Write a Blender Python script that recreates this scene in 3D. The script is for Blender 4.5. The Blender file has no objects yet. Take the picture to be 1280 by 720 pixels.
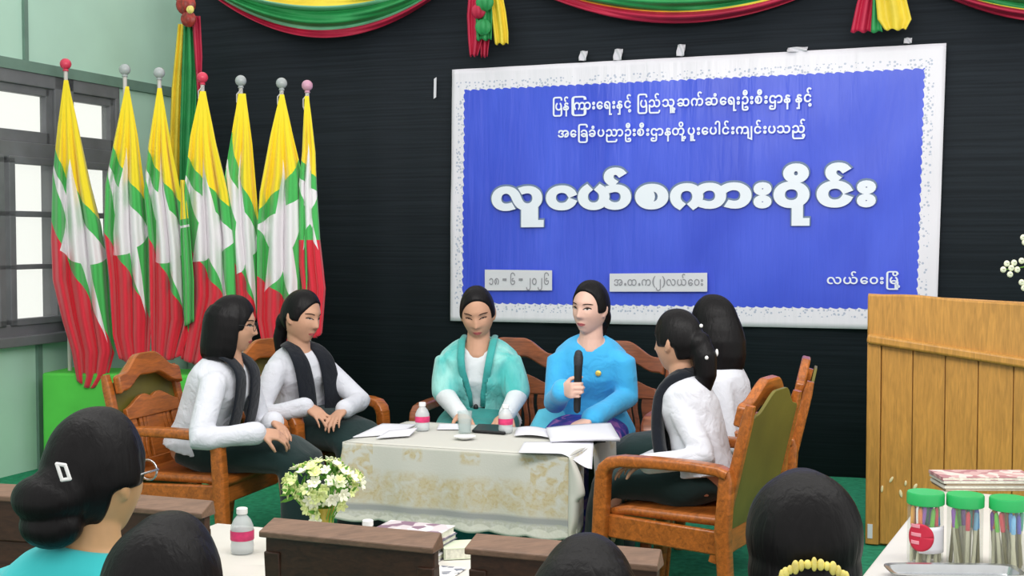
import bpy, bmesh, math, random
from math import sin, cos, pi, radians, exp, sqrt, atan2
from mathutils import Vector as V, Matrix, noise
from mathutils.bvhtree import BVHTree

# ------------------------------------------------------------------ camera, world, lights, exposure
SC = bpy.context.scene
COL = SC.collection
F = 1570.0                      # focal length in pixels of a 1280 x 720 frame
CAMZ = 1.42                     # camera height above the stage floor
PITCH = radians(2.33)
cam_data = bpy.data.cameras.new('camera')
cam_data.sensor_width = 36.0
cam_data.lens = F / 1280.0 * 36.0
cam_data.clip_start = 0.05
cam = bpy.data.objects.new('camera', cam_data)
cam.location = (0, 0, CAMZ)
cam.rotation_euler = (pi / 2 - PITCH, 0, 0)
COL.objects.link(cam)
SC.camera = cam

world = bpy.data.worlds.new('daylight')
SC.world = world
world.use_nodes = True
_bg = world.node_tree.nodes['Background']
_bg.inputs[0].default_value = (1.0, 0.985, 0.95, 1)
_bg.inputs[1].default_value = 1.05

def area(name, loc, target, size, power, color=(1, 1, 1)):
    d = bpy.data.lights.new(name, 'AREA')
    d.shape = 'RECTANGLE'
    d.size, d.size_y = size
    d.energy = power
    d.color = color
    o = bpy.data.objects.new(name, d)
    o.location = loc
    o.rotation_euler = (V(target) - V(loc)).to_track_quat('-Z', 'Y').to_euler()
    COL.objects.link(o)
    return o
area('ceiling_lamp', (-0.7, 2.9, 3.2), (-0.3, 5.8, 0.8), (2.4, 0.5), 52, (1, 0.98, 0.95))
area('ceiling_lamp', (1.5, 2.6, 3.2), (0.9, 5.8, 0.8), (2.4, 0.5), 42, (1, 0.98, 0.95))

SC.view_settings.view_transform = 'Standard'
SC.view_settings.look = 'None'
SC.view_settings.gamma = 1.0
SC.view_settings.use_curve_mapping = False
SC.view_settings.exposure = 0.12

# ------------------------------------------------------------------ places
UP = V((0, 0, 1))
_fw = V((0, cos(PITCH), -sin(PITCH)))
_up = V((0, sin(PITCH), cos(PITCH)))
CAM = V((0, 0, CAMZ))
def ray(px, py):
    return V((1, 0, 0)) * ((px - 640) / F) + _up * ((360 - py) / F) + _fw
def at(px, py, z):              # the point z metres ahead of the camera seen at a pixel
    return CAM + ray(px, py) * z
def on_z(px, py, Z):            # the point of a level plane
    r = ray(px, py)
    return CAM + r * ((Z - CAMZ) / r.z)
YAW = radians(20.5)
RX = V((cos(YAW), -sin(YAW), 0))     # along the back wall, to the right
RY = V((sin(YAW), cos(YAW), 0))      # towards the back wall
def room(x, y, z=0.0):
    return RX * x + RY * y + UP * z
WALLY = 7.6
WALLX = -5.40
def on_back(px, py, off=0.0):
    r = ray(px, py)
    return CAM + r * ((WALLY - off) / r.dot(RY))
def on_left(px, py, off=0.0):
    r = ray(px, py)
    return CAM + r * ((WALLX + off) / r.dot(RX))

# ------------------------------------------------------------------ materials
def lin(c):
    return tuple((v / 255 / 12.92) if v <= 10 else ((v / 255 + 0.055) / 1.055) ** 2.4 for v in c) + (1,)
class NT:
    def __init__(s, name):
        s.m = bpy.data.materials.new(name)
        s.m.use_nodes = True
        s.t = s.m.node_tree
        s.b = s.t.nodes['Principled BSDF']
    def n(s, typ, **kw):
        nd = s.t.nodes.new(typ)
        for k, v in kw.items():
            setattr(nd, k, v)
        return nd
    def l(s, a, b):
        s.t.links.new(a, b)
    def math(s, op, a, b=None, c=None):
        nd = s.n('ShaderNodeMath', operation=op)
        for i, v in enumerate((a, b, c)):
            if v is None:
                continue
            if isinstance(v, (int, float)):
                nd.inputs[i].default_value = v
            else:
                s.l(v, nd.inputs[i])
        return nd.outputs[0]
    def mix(s, fac, a, b):
        nd = s.n('ShaderNodeMix', data_type='RGBA')
        for sock, v in ((nd.inputs[0], fac), (nd.inputs[6], a), (nd.inputs[7], b)):
            if isinstance(v, (int, float)):
                sock.default_value = v
            elif isinstance(v, tuple):
                sock.default_value = v if len(v) == 4 else lin(v)
            else:
                s.l(v, sock)
        return nd.outputs[2]
    def noise(s, scale, detail=3, vec=None, dist=0.0):
        nd = s.n('ShaderNodeTexNoise')
        nd.inputs['Scale'].default_value = scale
        nd.inputs['Detail'].default_value = detail
        nd.inputs['Distortion'].default_value = dist
        if vec is not None:
            s.l(vec, nd.inputs['Vector'])
        return nd.outputs['Fac']
    def coords(s, kind='Object', scale=(1, 1, 1)):
        tc = s.n('ShaderNodeTexCoord')
        mp = s.n('ShaderNodeMapping')
        mp.inputs['Scale'].default_value = scale
        s.l(tc.outputs[kind], mp.inputs['Vector'])
        return mp.outputs[0]
    def ramp(s, fac, lo, hi):
        nd = s.n('ShaderNodeMapRange')
        nd.clamp = True
        s.l(fac, nd.inputs[0])
        nd.inputs[1].default_value = lo
        nd.inputs[2].default_value = hi
        return nd.outputs[0]
    def bump(s, h, strength=0.3, dist=0.01):
        nd = s.n('ShaderNodeBump')
        nd.inputs['Strength'].default_value = strength
        nd.inputs['Distance'].default_value = dist
        s.l(h, nd.inputs['Height'])
        s.l(nd.outputs[0], s.b.inputs['Normal'])
    def set(s, **kw):
        names = dict(rough='Roughness', metal='Metallic', spec='Specular IOR Level', trans='Transmission Weight',
                     alpha='Alpha', sheen='Sheen Weight', coat='Coat Weight', ior='IOR', sub='Subsurface Weight')
        for k, v in kw.items():
            s.b.inputs[names[k]].default_value = v
        return s
    def col(s, v):
        if isinstance(v, tuple):
            s.b.inputs['Base Color'].default_value = v if len(v) == 4 else lin(v)
        else:
            s.l(v, s.b.inputs['Base Color'])

def plain(name, c, rough=0.6, spec=0.3, var=0.08, scale=6, bump=0.0, bscale=60, **kw):
    t = NT(name)
    t.set(rough=rough, spec=spec, **kw)
    if var:
        dark = tuple(v * (1 - var) for v in c)
        lite = tuple(min(255, v * (1 + var)) for v in c)
        t.col(t.mix(t.ramp(t.noise(scale, 4, t.coords()), 0.3, 0.7), dark, lite))
    else:
        t.col(c)
    if bump:
        t.bump(t.noise(bscale, 3, t.coords()), bump, 0.004)
    return t.m

def wood(name, c, dark=0.72, rough=0.3, spec=0.45, scale=(3, 22, 22), coat=0.0):
    t = NT(name)
    t.set(rough=rough, spec=spec, coat=coat)
    v = t.coords('Object', scale)
    n1 = t.noise(2.2, 5, v, 1.2)
    n2 = t.noise(9, 3, v, 0.4)
    f = t.math('ADD', t.math('MULTIPLY', n1, 0.7), t.math('MULTIPLY', n2, 0.3))
    t.col(t.mix(t.ramp(f, 0.3, 0.72), tuple(x * dark for x in c), tuple(min(255, x * 1.08) for x in c)))
    t.bump(n2, 0.05, 0.002)
    return t.m

def cloth(name, c, rough=0.85, var=0.06, wr=0.35, wscale=14, sheen=0.2):
    t = NT(name)
    t.set(rough=rough, spec=0.15, sheen=sheen)
    co = t.coords()
    t.col(t.mix(t.ramp(t.noise(5, 3, co), 0.3, 0.7), tuple(x * (1 - var) for x in c), tuple(min(255, x * (1 + var)) for x in c)))
    t.bump(t.noise(wscale, 3, co, 0.8), wr, 0.02)
    return t.m

def glass(name, c=(235, 240, 240), rough=0.05, mixf=0.25):
    t = NT(name)
    t.col(c)
    t.set(rough=rough, spec=0.5)
    tr = t.n('ShaderNodeBsdfTransparent')
    tr.inputs[0].default_value = lin(c)
    mx = t.n('ShaderNodeMixShader')
    mx.inputs[0].default_value = mixf
    t.l(tr.outputs[0], mx.inputs[1])
    t.l(t.b.outputs[0], mx.inputs[2])
    t.l(mx.outputs[0], t.t.nodes['Material Output'].inputs[0])
    return t.m

M = {}
M['wall'] = plain('mint_paint', (186, 222, 204), 0.7, 0.2, 0.03, 1.5)
M['wall_low'] = plain('green_paint', (172, 212, 176), 0.7, 0.2, 0.04, 1.5)
M['trim'] = plain('grey_green_trim', (112, 140, 128), 0.5, 0.3, 0.05)
M['frame'] = plain('grey_window_frame', (112, 114, 118), 0.5, 0.3, 0.06)
M['carpet'] = plain('green_carpet', (52, 138, 104), 0.95, 0.05, 0.12, 30, 0.4, 260)
M['hall_floor'] = plain('hall_floor', (60, 110, 90), 0.8, 0.2, 0.1, 8)
def _curtain():
    t = NT('black_backdrop')
    t.set(rough=0.75, spec=0.2)
    v = t.coords('Object', (0.4, 0.4, 26))
    n = t.noise(3, 4, v)
    t.col(t.mix(t.ramp(n, 0.35, 0.7), (26, 32, 38), (36, 43, 50)))
    t.bump(n, 0.15, 0.004)
    return t.m
M['black'] = _curtain()
M['pane'] = glass('window_pane', (250, 252, 250), 0.1, 0.06)
M['wood'] = wood('varnished_teak', (184, 104, 42), 0.66, 0.28, 0.5)
M['wood_sofa'] = wood('varnished_sofa_wood', (150, 84, 50), 0.66, 0.28, 0.5)
M['olive'] = plain('olive_backing', (104, 98, 40), 0.45, 0.4, 0.12, 4)
M['podium'] = wood('honey_wood', (200, 146, 72), 0.84, 0.35, 0.4, (26, 26, 2.5))
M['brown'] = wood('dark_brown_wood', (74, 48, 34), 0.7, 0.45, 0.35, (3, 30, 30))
M['brown_top'] = wood('pale_brown_rail', (126, 98, 80), 0.8, 0.45, 0.35, (3, 30, 30))  # paler brown for the top rails of the dark chairs
M['boxgreen'] = plain('bright_green_cloth', (92, 200, 82), 0.8, 0.1, 0.05, 4)
M['pole'] = plain('cream_pole', (205, 200, 196), 0.4, 0.4, 0.03)
M['ball_red'] = plain('pink_red_ball', (226, 66, 96), 0.3, 0.5, 0.03)
M['ball_pink'] = plain('pale_pink_ball', (214, 160, 184), 0.3, 0.5, 0.03)
M['ball_grey'] = plain('silver_ball', (176, 182, 184), 0.25, 0.6, 0.03)
M['skin'] = plain('skin', (196, 150, 124), 0.5, 0.35, 0.04, 14)
M['skin_pale'] = plain('powdered_skin', (216, 176, 160), 0.5, 0.35, 0.04, 14)
M['skin_tan'] = plain('tan_skin', (206, 160, 116), 0.5, 0.35, 0.04, 14)
M['lips'] = plain('lips', (178, 92, 92), 0.45, 0.3, 0.03)
M['eye_white'] = plain('eye_white', (225, 218, 212), 0.3, 0.4, 0)
M['iris'] = plain('dark_iris', (26, 18, 16), 0.2, 0.5, 0)
M['brow'] = plain('brow', (52, 38, 34), 0.8, 0.1, 0)
def _hair():
    t = NT('black_hair')
    t.set(rough=0.45, spec=0.18)
    n = t.noise(9, 3, t.coords('Object', (9, 9, 1.4)), 0.6)
    t.col(t.mix(n, (8, 7, 9), (20, 18, 20)))
    t.bump(n, 0.4, 0.006)
    return t.m
M['hair'] = _hair()
M['white_shirt'] = cloth('white_shirt', (212, 214, 223), 0.8, 0.02, 0.5, 16)
M['white_blouse'] = cloth('white_blouse', (218, 223, 227), 0.8, 0.02, 0.35, 14)
M['black_scarf'] = cloth('black_scarf', (24, 28, 36), 0.9, 0.08, 0.3, 20)
M['green_skirt'] = cloth('dark_green_skirt', (26, 46, 46), 0.85, 0.1, 0.4, 9)
M['teal_skirt'] = cloth('teal_skirt', (44, 140, 136), 0.8, 0.1, 0.4, 12)
M['blue_blouse'] = cloth('blue_blouse', (66, 172, 226), 0.75, 0.06, 0.5, 12)
M['teal_blouse'] = cloth('turquoise_blouse', (62, 196, 200), 0.8, 0.04, 0.3, 10)
M['grey_shirt'] = cloth('pale_shirt', (190, 196, 200), 0.8, 0.04, 0.3, 10)
def _shawl():
    t = NT('turquoise_shawl')
    t.set(rough=0.7, spec=0.25, sheen=0.3)
    co = t.coords('Object', (5, 5, 3))
    t.col(t.mix(t.ramp(t.noise(1.6, 3, co, 0.6), 0.34, 0.66), (78, 186, 182), (158, 222, 216)))
    t.bump(t.noise(10, 3, t.coords('Object', (3, 3, 0.8)), 0.5), 0.6, 0.02)
    return t.m
M['shawl'] = _shawl()
def _blueskirt():
    t = NT('purple_blue_skirt')
    t.set(rough=0.75, spec=0.2)
    co = t.coords('Object', (7, 7, 7))
    a = t.mix(t.ramp(t.noise(1.1, 3, co, 1.2), 0.42, 0.58), (46, 66, 150), (120, 84, 170))
    t.col(t.mix(t.ramp(t.noise(2.3, 2, co, 0.8), 0.58, 0.68), a, (186, 120, 190)))
    return t.m
M['blue_skirt'] = _blueskirt()
M['paper'] = plain('white_paper', (222, 222, 230), 0.7, 0.2, 0.01)
M['white'] = plain('white_plastic', (238, 238, 238), 0.35, 0.4, 0.01)
M['pink_label'] = plain('pink_label', (206, 60, 110), 0.5, 0.3, 0.1, 40)
M['bottle'] = glass('bottle_plastic', (232, 236, 238), 0.15, 0.55)
M['clear'] = glass('clear_glass', (240, 245, 245), 0.04, 0.22)
M['dark'] = plain('black_plastic', (24, 25, 28), 0.4, 0.4, 0.05)
M['steel'] = plain('polished_steel', (200, 203, 206), 0.22, 0.5, 0.04, 10, metal=0.9)
M['gold'] = plain('gold_trim', (232, 196, 92), 0.3, 0.5, 0.1, 60, metal=0.5)
M['gold_bead'] = plain('pale_gold_bead', (238, 218, 120), 0.3, 0.5, 0.1, 60)
M['yellow'] = plain('yellow_satin', (240, 214, 66), 0.5, 0.4, 0.06)
M['green'] = plain('green_satin', (46, 150, 84), 0.5, 0.4, 0.08)
M['mintline'] = plain('pale_green_satin', (128, 196, 160), 0.5, 0.4, 0.06)
M['red'] = plain('crimson_satin', (186, 36, 70), 0.5, 0.4, 0.08)
M['cream'] = plain('cream_satin', (236, 214, 180), 0.5, 0.4, 0.05)
M['white_table'] = plain('white_table_cover', (214, 210, 203), 0.4, 0.35, 0.02)

# ------------------------------------------------------------------ mesh builder
def basis(d, side=None):
    d = V(d).normalized()
    s = V(side) if side is not None else (UP if abs(d.z) < 0.9 else V((0, 1, 0)))
    a = (s - d * s.dot(d)).normalized()
    return d, a, d.cross(a)

def place_of(o):                # where an unturned parent stands in the scene
    p = V((0, 0, 0))
    while o is not None:
        p += o.matrix_basis.translation
        o = o.parent
    return p

class MB:
    def __init__(s):
        s.v, s.f, s.mi, s.uv = [], [], [], None
    def add(s, vs, fs, mi=0):
        o = len(s.v)
        s.v += [V(p) for p in vs]
        s.f += [tuple(i + o for i in q) for q in fs]
        s.mi += [mi] * len(fs)
    def box(s, c, size, ax=None, mi=0):
        c = V(c)
        ex, ey, ez = ax if ax else (V((1, 0, 0)), V((0, 1, 0)), UP)
        ex, ey, ez = V(ex), V(ey), V(ez)
        hx, hy, hz = size[0] / 2, size[1] / 2, size[2] / 2
        vs = [c + ex * (i * hx) + ey * (j * hy) + ez * (k * hz) for i in (-1, 1) for j in (-1, 1) for k in (-1, 1)]
        s.add(vs, [(0, 1, 3, 2), (4, 6, 7, 5), (0, 4, 5, 1), (2, 3, 7, 6), (0, 2, 6, 4), (1, 5, 7, 3)], mi)
        return s
    def span(s, a, b, w, t, side, mi=0):      # a bar from a to b, w wide along side, t thick
        a, b = V(a), V(b)
        d, sd, nn = basis(b - a, side)
        s.box((a + b) / 2, ((b - a).length, w, t), (d, sd, nn), mi)
        return s
    def rings(s, rings, cap=True, closed=False, mi=0):
        n = len(rings[0])
        vs = [p for r in rings for p in r]
        fs = []
        m = len(rings)
        for i in range(m if closed else m - 1):
            for j in range(n):
                a, b = i * n + j, i * n + (j + 1) % n
                c, d = ((i + 1) % m) * n + (j + 1) % n, ((i + 1) % m) * n + j
                fs.append((a, b, c, d))
        if cap and not closed:
            fs.append(tuple(range(n))[::-1])
            fs.append(tuple((m - 1) * n + j for j in range(n)))
        s.add(vs, fs, mi)
        return s
    def sweep(s, pts, ws, ts, side, n=16, power=2.0, round_ends=False, mi=0):
        pts = [V(p) for p in pts]
        m = len(pts)
        ws = ws if hasattr(ws, '__len__') else [ws] * m
        ts = ts if hasattr(ts, '__len__') else [ts] * m
        out = []
        for i in range(m):
            d = (pts[min(m - 1, i + 1)] - pts[max(0, i - 1)]).normalized()
            sd = V(side[i]) if isinstance(side, list) else V(side)
            a = (sd - d * sd.dot(d)).normalized()
            b = d.cross(a)
            r = []
            for k in range(n):
                th = 2 * pi * (k + 0.5) / n
                cx, cy = cos(th), sin(th)
                e = 2.0 / power
                x = math.copysign(abs(cx) ** e, cx) * ws[i]
                y = math.copysign(abs(cy) ** e, cy) * ts[i]
                r.append(pts[i] + a * x + b * y)
            out.append(r)
        s.rings(out, mi=mi)
        return s
    def tube(s, pts, rs, n=10, ends=True, mi=0):
        pts = [V(p) for p in pts]
        m = len(pts)
        rs = list(rs) if hasattr(rs, '__len__') else [rs] * m
        d0 = (pts[1] - pts[0]).normalized()
        a = basis(d0)[1]
        out = []
        def ring(c, a, b, r):
            return [c + a * (cos(2 * pi * k / n) * r) + b * (sin(2 * pi * k / n) * r) for k in range(n)]
        for i in range(m):
            d = (pts[min(m - 1, i + 1)] - pts[max(0, i - 1)]).normalized()
            a = (a - d * a.dot(d)).normalized()
            b = d.cross(a)
            if i == 0 and ends:
                for q in (80, 50, 22):
                    out.append(ring(pts[0] - d * rs[0] * sin(radians(q)), a, b, rs[0] * cos(radians(q))))
            out.append(ring(pts[i], a, b, rs[i]))
            if i == m - 1 and ends:
                for q in (22, 50, 80):
                    out.append(ring(pts[i] + d * rs[i] * sin(radians(q)), a, b, rs[i] * cos(radians(q))))
        s.rings(out, mi=mi)
        return s
    def ell(s, c, r, ax=None, nu=16, nv=10, mi=0):
        c = V(c)
        if not hasattr(r, '__len__'):
            r = (r, r, r)
        ex, ey, ez = [V(q) for q in ax] if ax else (V((1, 0, 0)), V((0, 1, 0)), UP)
        out = []
        for i in range(nv + 1):
            ph = -pi / 2 + pi * i / nv
            cc = max(cos(ph), 0.03)
            out.append([c + ex * (r[0] * cc * cos(2 * pi * k / nu)) + ey * (r[1] * cc * sin(2 * pi * k / nu)) + ez * (r[2] * sin(ph)) for k in range(nu)])
        s.rings(out, mi=mi)
        return s
    def lathe(s, prof, c, n=24, ax=None, mi=0, cap=True):
        c = V(c)
        ex, ey, ez = [V(q) for q in ax] if ax else (V((1, 0, 0)), V((0, 1, 0)), UP)
        s.rings([[c + ex * (r * cos(2 * pi * k / n)) + ey * (r * sin(2 * pi * k / n)) + ez * z for k in range(n)] for r, z in prof], cap=cap, mi=mi)
        return s
    def prism(s, poly, o, ex, ey, t, mi=0):
        o, ex, ey = V(o), V(ex), V(ey)
        nn = ex.cross(ey).normalized() * t
        n = len(poly)
        vs = [o + ex * x + ey * y for x, y in poly] + [o + ex * x + ey * y + nn for x, y in poly]
        fs = [tuple(range(n))[::-1], tuple(range(n, 2 * n))] + [(i, (i + 1) % n, n + (i + 1) % n, n + i) for i in range(n)]
        s.add(vs, fs, mi)
        return s
    def strip(s, top, bot, o, ex, ey, t, mi=0):       # a board between two outlines given at the same steps
        for i in range(len(top) - 1):
            pass
        poly = list(bot) + list(reversed(top))
        n = len(top)
        o, ex, ey = V(o), V(ex), V(ey)
        nn = ex.cross(ey).normalized() * t
        vs = []
        for x, y in list(bot) + list(top):
            vs.append(o + ex * x + ey * y)
        vs += [p + nn for p in vs]
        k = 2 * n
        fs = []
        for i in range(n - 1):
            fs.append((i, n + i, n + i + 1, i + 1))
            fs.append((k + i, k + i + 1, k + n + i + 1, k + n + i))
            fs.append((i, i + 1, k + i + 1, k + i))
            fs.append((n + i, k + n + i, k + n + i + 1, n + i + 1))
        fs.append((0, k, k + n, n))
        fs.append((n - 1, 2 * n - 1, k + 2 * n - 1, k + n - 1))
        s.add(vs, fs, mi)
        return s
    def grid(s, fn, nu, nv, uvfn=None, mifn=None):
        o = len(s.v)
        uvs = []
        for j in range(nv + 1):
            for i in range(nu + 1):
                s.v.append(V(fn(i / nu, j / nv)))
                if uvfn:
                    uvs.append(uvfn(i / nu, j / nv))
        for j in range(nv):
            for i in range(nu):
                a = o + j * (nu + 1) + i
                s.f.append((a, a + 1, a + nu + 2, a + nu + 1))
                s.mi.append(mifn((i + 0.5) / nu, (j + 0.5) / nv) if mifn else 0)
        if uvfn:
            s.uv = (s.uv or []) + uvs
        return s
    def mesh(s, name, flip=True):
        me = bpy.data.meshes.new(name)
        me.from_pydata([tuple(p) for p in s.v], [], s.f)
        me.polygons.foreach_set('material_index', s.mi)
        if s.uv:
            ul = me.uv_layers.new(name='UVMap')
            for lp in me.loops:
                ul.data[lp.index].uv = s.uv[lp.vertex_index]
        me.update()
        return me
    def build(s, name, mats, parent=None, smooth=40, bevel=0, solid=0, remesh=0, relax=0, world=True, sub=0, fixn=True, keep=None):
        me = s.mesh(name)
        if parent is not None and world:
            me.transform(Matrix.Translation(-place_of(parent)))
        if fixn:
            b = bmesh.new()
            b.from_mesh(me)
            bmesh.ops.recalc_face_normals(b, faces=b.faces)
            b.to_mesh(me)
            b.free()
        o = bpy.data.objects.new(name, me)
        COL.objects.link(o)
        for mm in (mats if isinstance(mats, (list, tuple)) else [mats]):
            me.materials.append(M[mm] if isinstance(mm, str) else mm)
        if remesh:
            md = o.modifiers.new('r', 'REMESH')
            md.mode = 'VOXEL'
            md.voxel_size = remesh
            if relax:
                sm = o.modifiers.new('s', 'SMOOTH')
                sm.factor = 0.5
                sm.iterations = relax
            dg = bpy.context.evaluated_depsgraph_get()
            nm = bpy.data.meshes.new_from_object(o.evaluated_get(dg))
            o.modifiers.clear()
            o.data = nm
            nm.name = name
            if keep:
                off = place_of(parent) if (parent is not None and world) else V((0, 0, 0))
                b = bmesh.new()
                b.from_mesh(nm)
                kill = [f for f in b.faces if not keep(f.calc_center_median() + off, f.normal)]
                bmesh.ops.delete(b, geom=kill, context='FACES')
                for _ in range(12):
                    bmesh.ops.smooth_vert(b, verts=[v for v in b.verts if v.is_boundary], factor=0.5, use_axis_x=True, use_axis_y=True, use_axis_z=True)
                b.to_mesh(nm)
                b.free()
            if not nm.materials:
                for mm in (mats if isinstance(mats, (list, tuple)) else [mats]):
                    nm.materials.append(M[mm] if isinstance(mm, str) else mm)
            me = nm
        if smooth:
            me.polygons.foreach_set('use_smooth', [True] * len(me.polygons))
            if smooth < 180 and not remesh:
                me.set_sharp_from_angle(angle=radians(smooth))
            me.update()
        if solid:
            md = o.modifiers.new('thick', 'SOLIDIFY')
            md.thickness = solid
            md.offset = 0
        if bevel:
            md = o.modifiers.new('edge', 'BEVEL')
            md.width = bevel
            md.segments = 2
            md.limit_method = 'ANGLE'
            md.angle_limit = radians(35)
        if sub:
            md = o.modifiers.new('sub', 'SUBSURF')
            md.levels = md.render_levels = sub
        if parent is not None:
            o.parent = parent
        return o

def tag(o, label, cat, group=None, kind=None):
    o['label'] = label
    o['category'] = cat
    if group:
        o['group'] = group
    if kind:
        o['kind'] = kind
    return o
def thing(name, loc, label, cat, group=None, rz=0.0):
    o = bpy.data.objects.new(name, None)
    o.empty_display_size = 0.1
    o.location = loc
    o.rotation_euler = (0, 0, rz)
    COL.objects.link(o)
    return tag(o, label, cat, group)
def struct(name, mb, mat, label=None, **kw):
    o = mb.build(name, mat, None, **kw)
    o['kind'] = 'structure'
    if label:
        o['label'] = label
    return o
def copy_tree(o, parent=None):
    c = o.copy()
    COL.objects.link(c)
    if parent is not None:
        c.parent = parent
    for ch in list(o.children):
        copy_tree(ch, c)
    return c
def lerp(a, b, t):
    return a + (b - a) * t
def sstep(a, b, x):
    t = max(0.0, min(1.0, (x - a) / (b - a)))
    return t * t * (3 - 2 * t)
def poly_at(pl, y):             # x of a polyline given as (x, y) points with y growing
    if y <= pl[0][1]:
        return pl[0][0]
    for (x0, y0), (x1, y1) in zip(pl, pl[1:]):
        if y <= y1:
            return lerp(x0, x1, (y - y0) / (y1 - y0))
    return pl[-1][0]

# ------------------------------------------------------------------ the room
STAGE = [(-5.6, 4.15), (-0.45, 4.15), (-0.45, 4.75), (4.5, 4.75), (4.5, 7.8), (-5.6, 7.8)]
b = MB()
b.prism([(p[0], p[1]) for p in STAGE], (0, 0, -0.2), RX, RY, 0.2)
struct('floor', b, 'carpet', smooth=0)
b = MB()
b.box(room(-0.5, 3.4, -0.25), (10.2, 8.8, 0.1), (RX, RY, UP))
struct('floor_hall', b, 'hall_floor', smooth=0)
b = MB()
def backdrop(u, v):
    x = lerp(-5.26, 4.5, u)
    return room(x, WALLY + 0.012 * sin(x * 7.0) + 0.006 * sin(x * 17), lerp(0.0, 3.4, v))
b.grid(backdrop, 160, 2)
struct('wall_back', b, 'black', solid=0.02)
b = MB()
b.box(room(-0.5, WALLY + 0.16, 1.6), (10.2, 0.1, 3.6), (RX, RY, UP))
struct('wall_rear', b, 'wall', smooth=0)

def lw(px, py):                 # (distance along the left wall, height) at a pixel
    p = on_left(px, py)
    return p.dot(RY), p.z
def wy(px):
    return lw(px, 300)[0]
Z_TOP, Z_TR0, Z_MID, Z_SILL = 2.42, 2.36, 1.94, 0.83
y_w0, y_w1 = wy(-95), wy(149)
b = MB()
def wallbox(y0, y1, z0, z1, t=0.1, off=0.0, mb=None):
    (mb or b).box(room(WALLX - t / 2 + off, (y0 + y1) / 2, (z0 + z1) / 2), (t, y1 - y0, z1 - z0), (RX, RY, UP))
wallbox(0.0, y_w0, -0.2, 3.4)
wallbox(y_w1, WALLY + 0.1, -0.2, 3.4)
wallbox(y_w0, y_w1, Z_TOP, 3.4)
wallbox(y_w0, y_w1, -0.2, Z_SILL)
struct('wall_left', b, 'wall', smooth=0)
b = MB()                        # the trim strips on the wall boards
wallbox(0.0, WALLY, Z_TOP - 0.01, Z_TOP + 0.055, 0.03, 0.03, b)
for px in (34, -170):
    y = wy(px)
    wallbox(y - 0.016, y + 0.016, Z_TOP + 0.05, 3.4, 0.02, 0.02, b)
for px in (45,):
    y = wy(px)
    wallbox(y - 0.02, y + 0.02, 0.0, Z_SILL - 0.05, 0.02, 0.02, b)
struct('trim_1', b, 'trim', smooth=0)

wn = bpy.data.objects.new('window_1', None)
wn.location = room(WALLX, (y_w0 + y_w1) / 2, Z_SILL)
COL.objects.link(wn)
wn['kind'] = 'structure'
wn['label'] = 'grey framed casement window in the left wall, daylight behind its panes'
b = MB()
cols = [wy(-95), wy(-45), wy(-38), wy(52.5), wy(56), wy(90)]
wallbox(y_w0, y_w1, Z_TOP - 0.09, Z_TOP, 0.12, 0.02, b)
wallbox(y_w0, y_w1, Z_MID - 0.05, Z_MID + 0.05, 0.12, 0.02, b)
wallbox(y_w0, y_w1, Z_SILL - 0.02, Z_SILL + 0.07, 0.12, 0.02, b)
for a, c in ((-95, -85), (68, 92), (144, 149)):
    wallbox(wy(a), wy(c), Z_SILL, Z_TOP, 0.12, 0.02, b)
b.build('window_frame', 'frame', wn, smooth=0, bevel=0.006)
b = MB()
for a, c, z0, z1 in ((-85, 68, 2.28, 2.34), (92, 144, 2.28, 2.34), (-85, 68, 1.99, 2.06), (92, 144, 1.99, 2.06)):
    wallbox(wy(a), wy(c), z0, z1, 0.05, 0.0, b)
for a, c in ((60, 70), (90, 94), (140, 146), (-85, -80), (-20, -10)):
    wallbox(wy(a), wy(c), Z_MID + 0.05, Z_TOP - 0.09, 0.05, 0.0, b)
b.build('transom_sash', 'frame', wn, smooth=0, bevel=0.004)
for (a, c) in ((-85, 2), (8, 76), (92, 144)):
    b = MB()
    for z0, z1 in ((Z_SILL + 0.06, 0.93), (1.225, 1.255), (1.54, 1.575), (1.855, 1.9)):
        wallbox(wy(a), wy(c), z0, z1, 0.05, 0.03, b)
    wallbox(wy(a), wy(a) + 0.05, Z_SILL + 0.06, Z_MID - 0.05, 0.05, 0.03, b)
    wallbox(wy(c) - 0.05, wy(c), Z_SILL + 0.06, Z_MID - 0.05, 0.05, 0.03, b)
    b.build('casement_sash', 'frame', wn, smooth=0, bevel=0.004)
b = MB()
wallbox(y_w0, y_w1, Z_SILL + 0.05, Z_TOP - 0.05, 0.006, -0.03, b)
b.build('pane', 'pane', wn, smooth=0)
b = MB()
wallbox(y_w0 - 0.06, wy(149), Z_SILL - 0.06, Z_SILL + 0.0, 0.16, 0.08, b)
b.build('window_sill', 'frame', wn, smooth=0, bevel=0.006)

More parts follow.
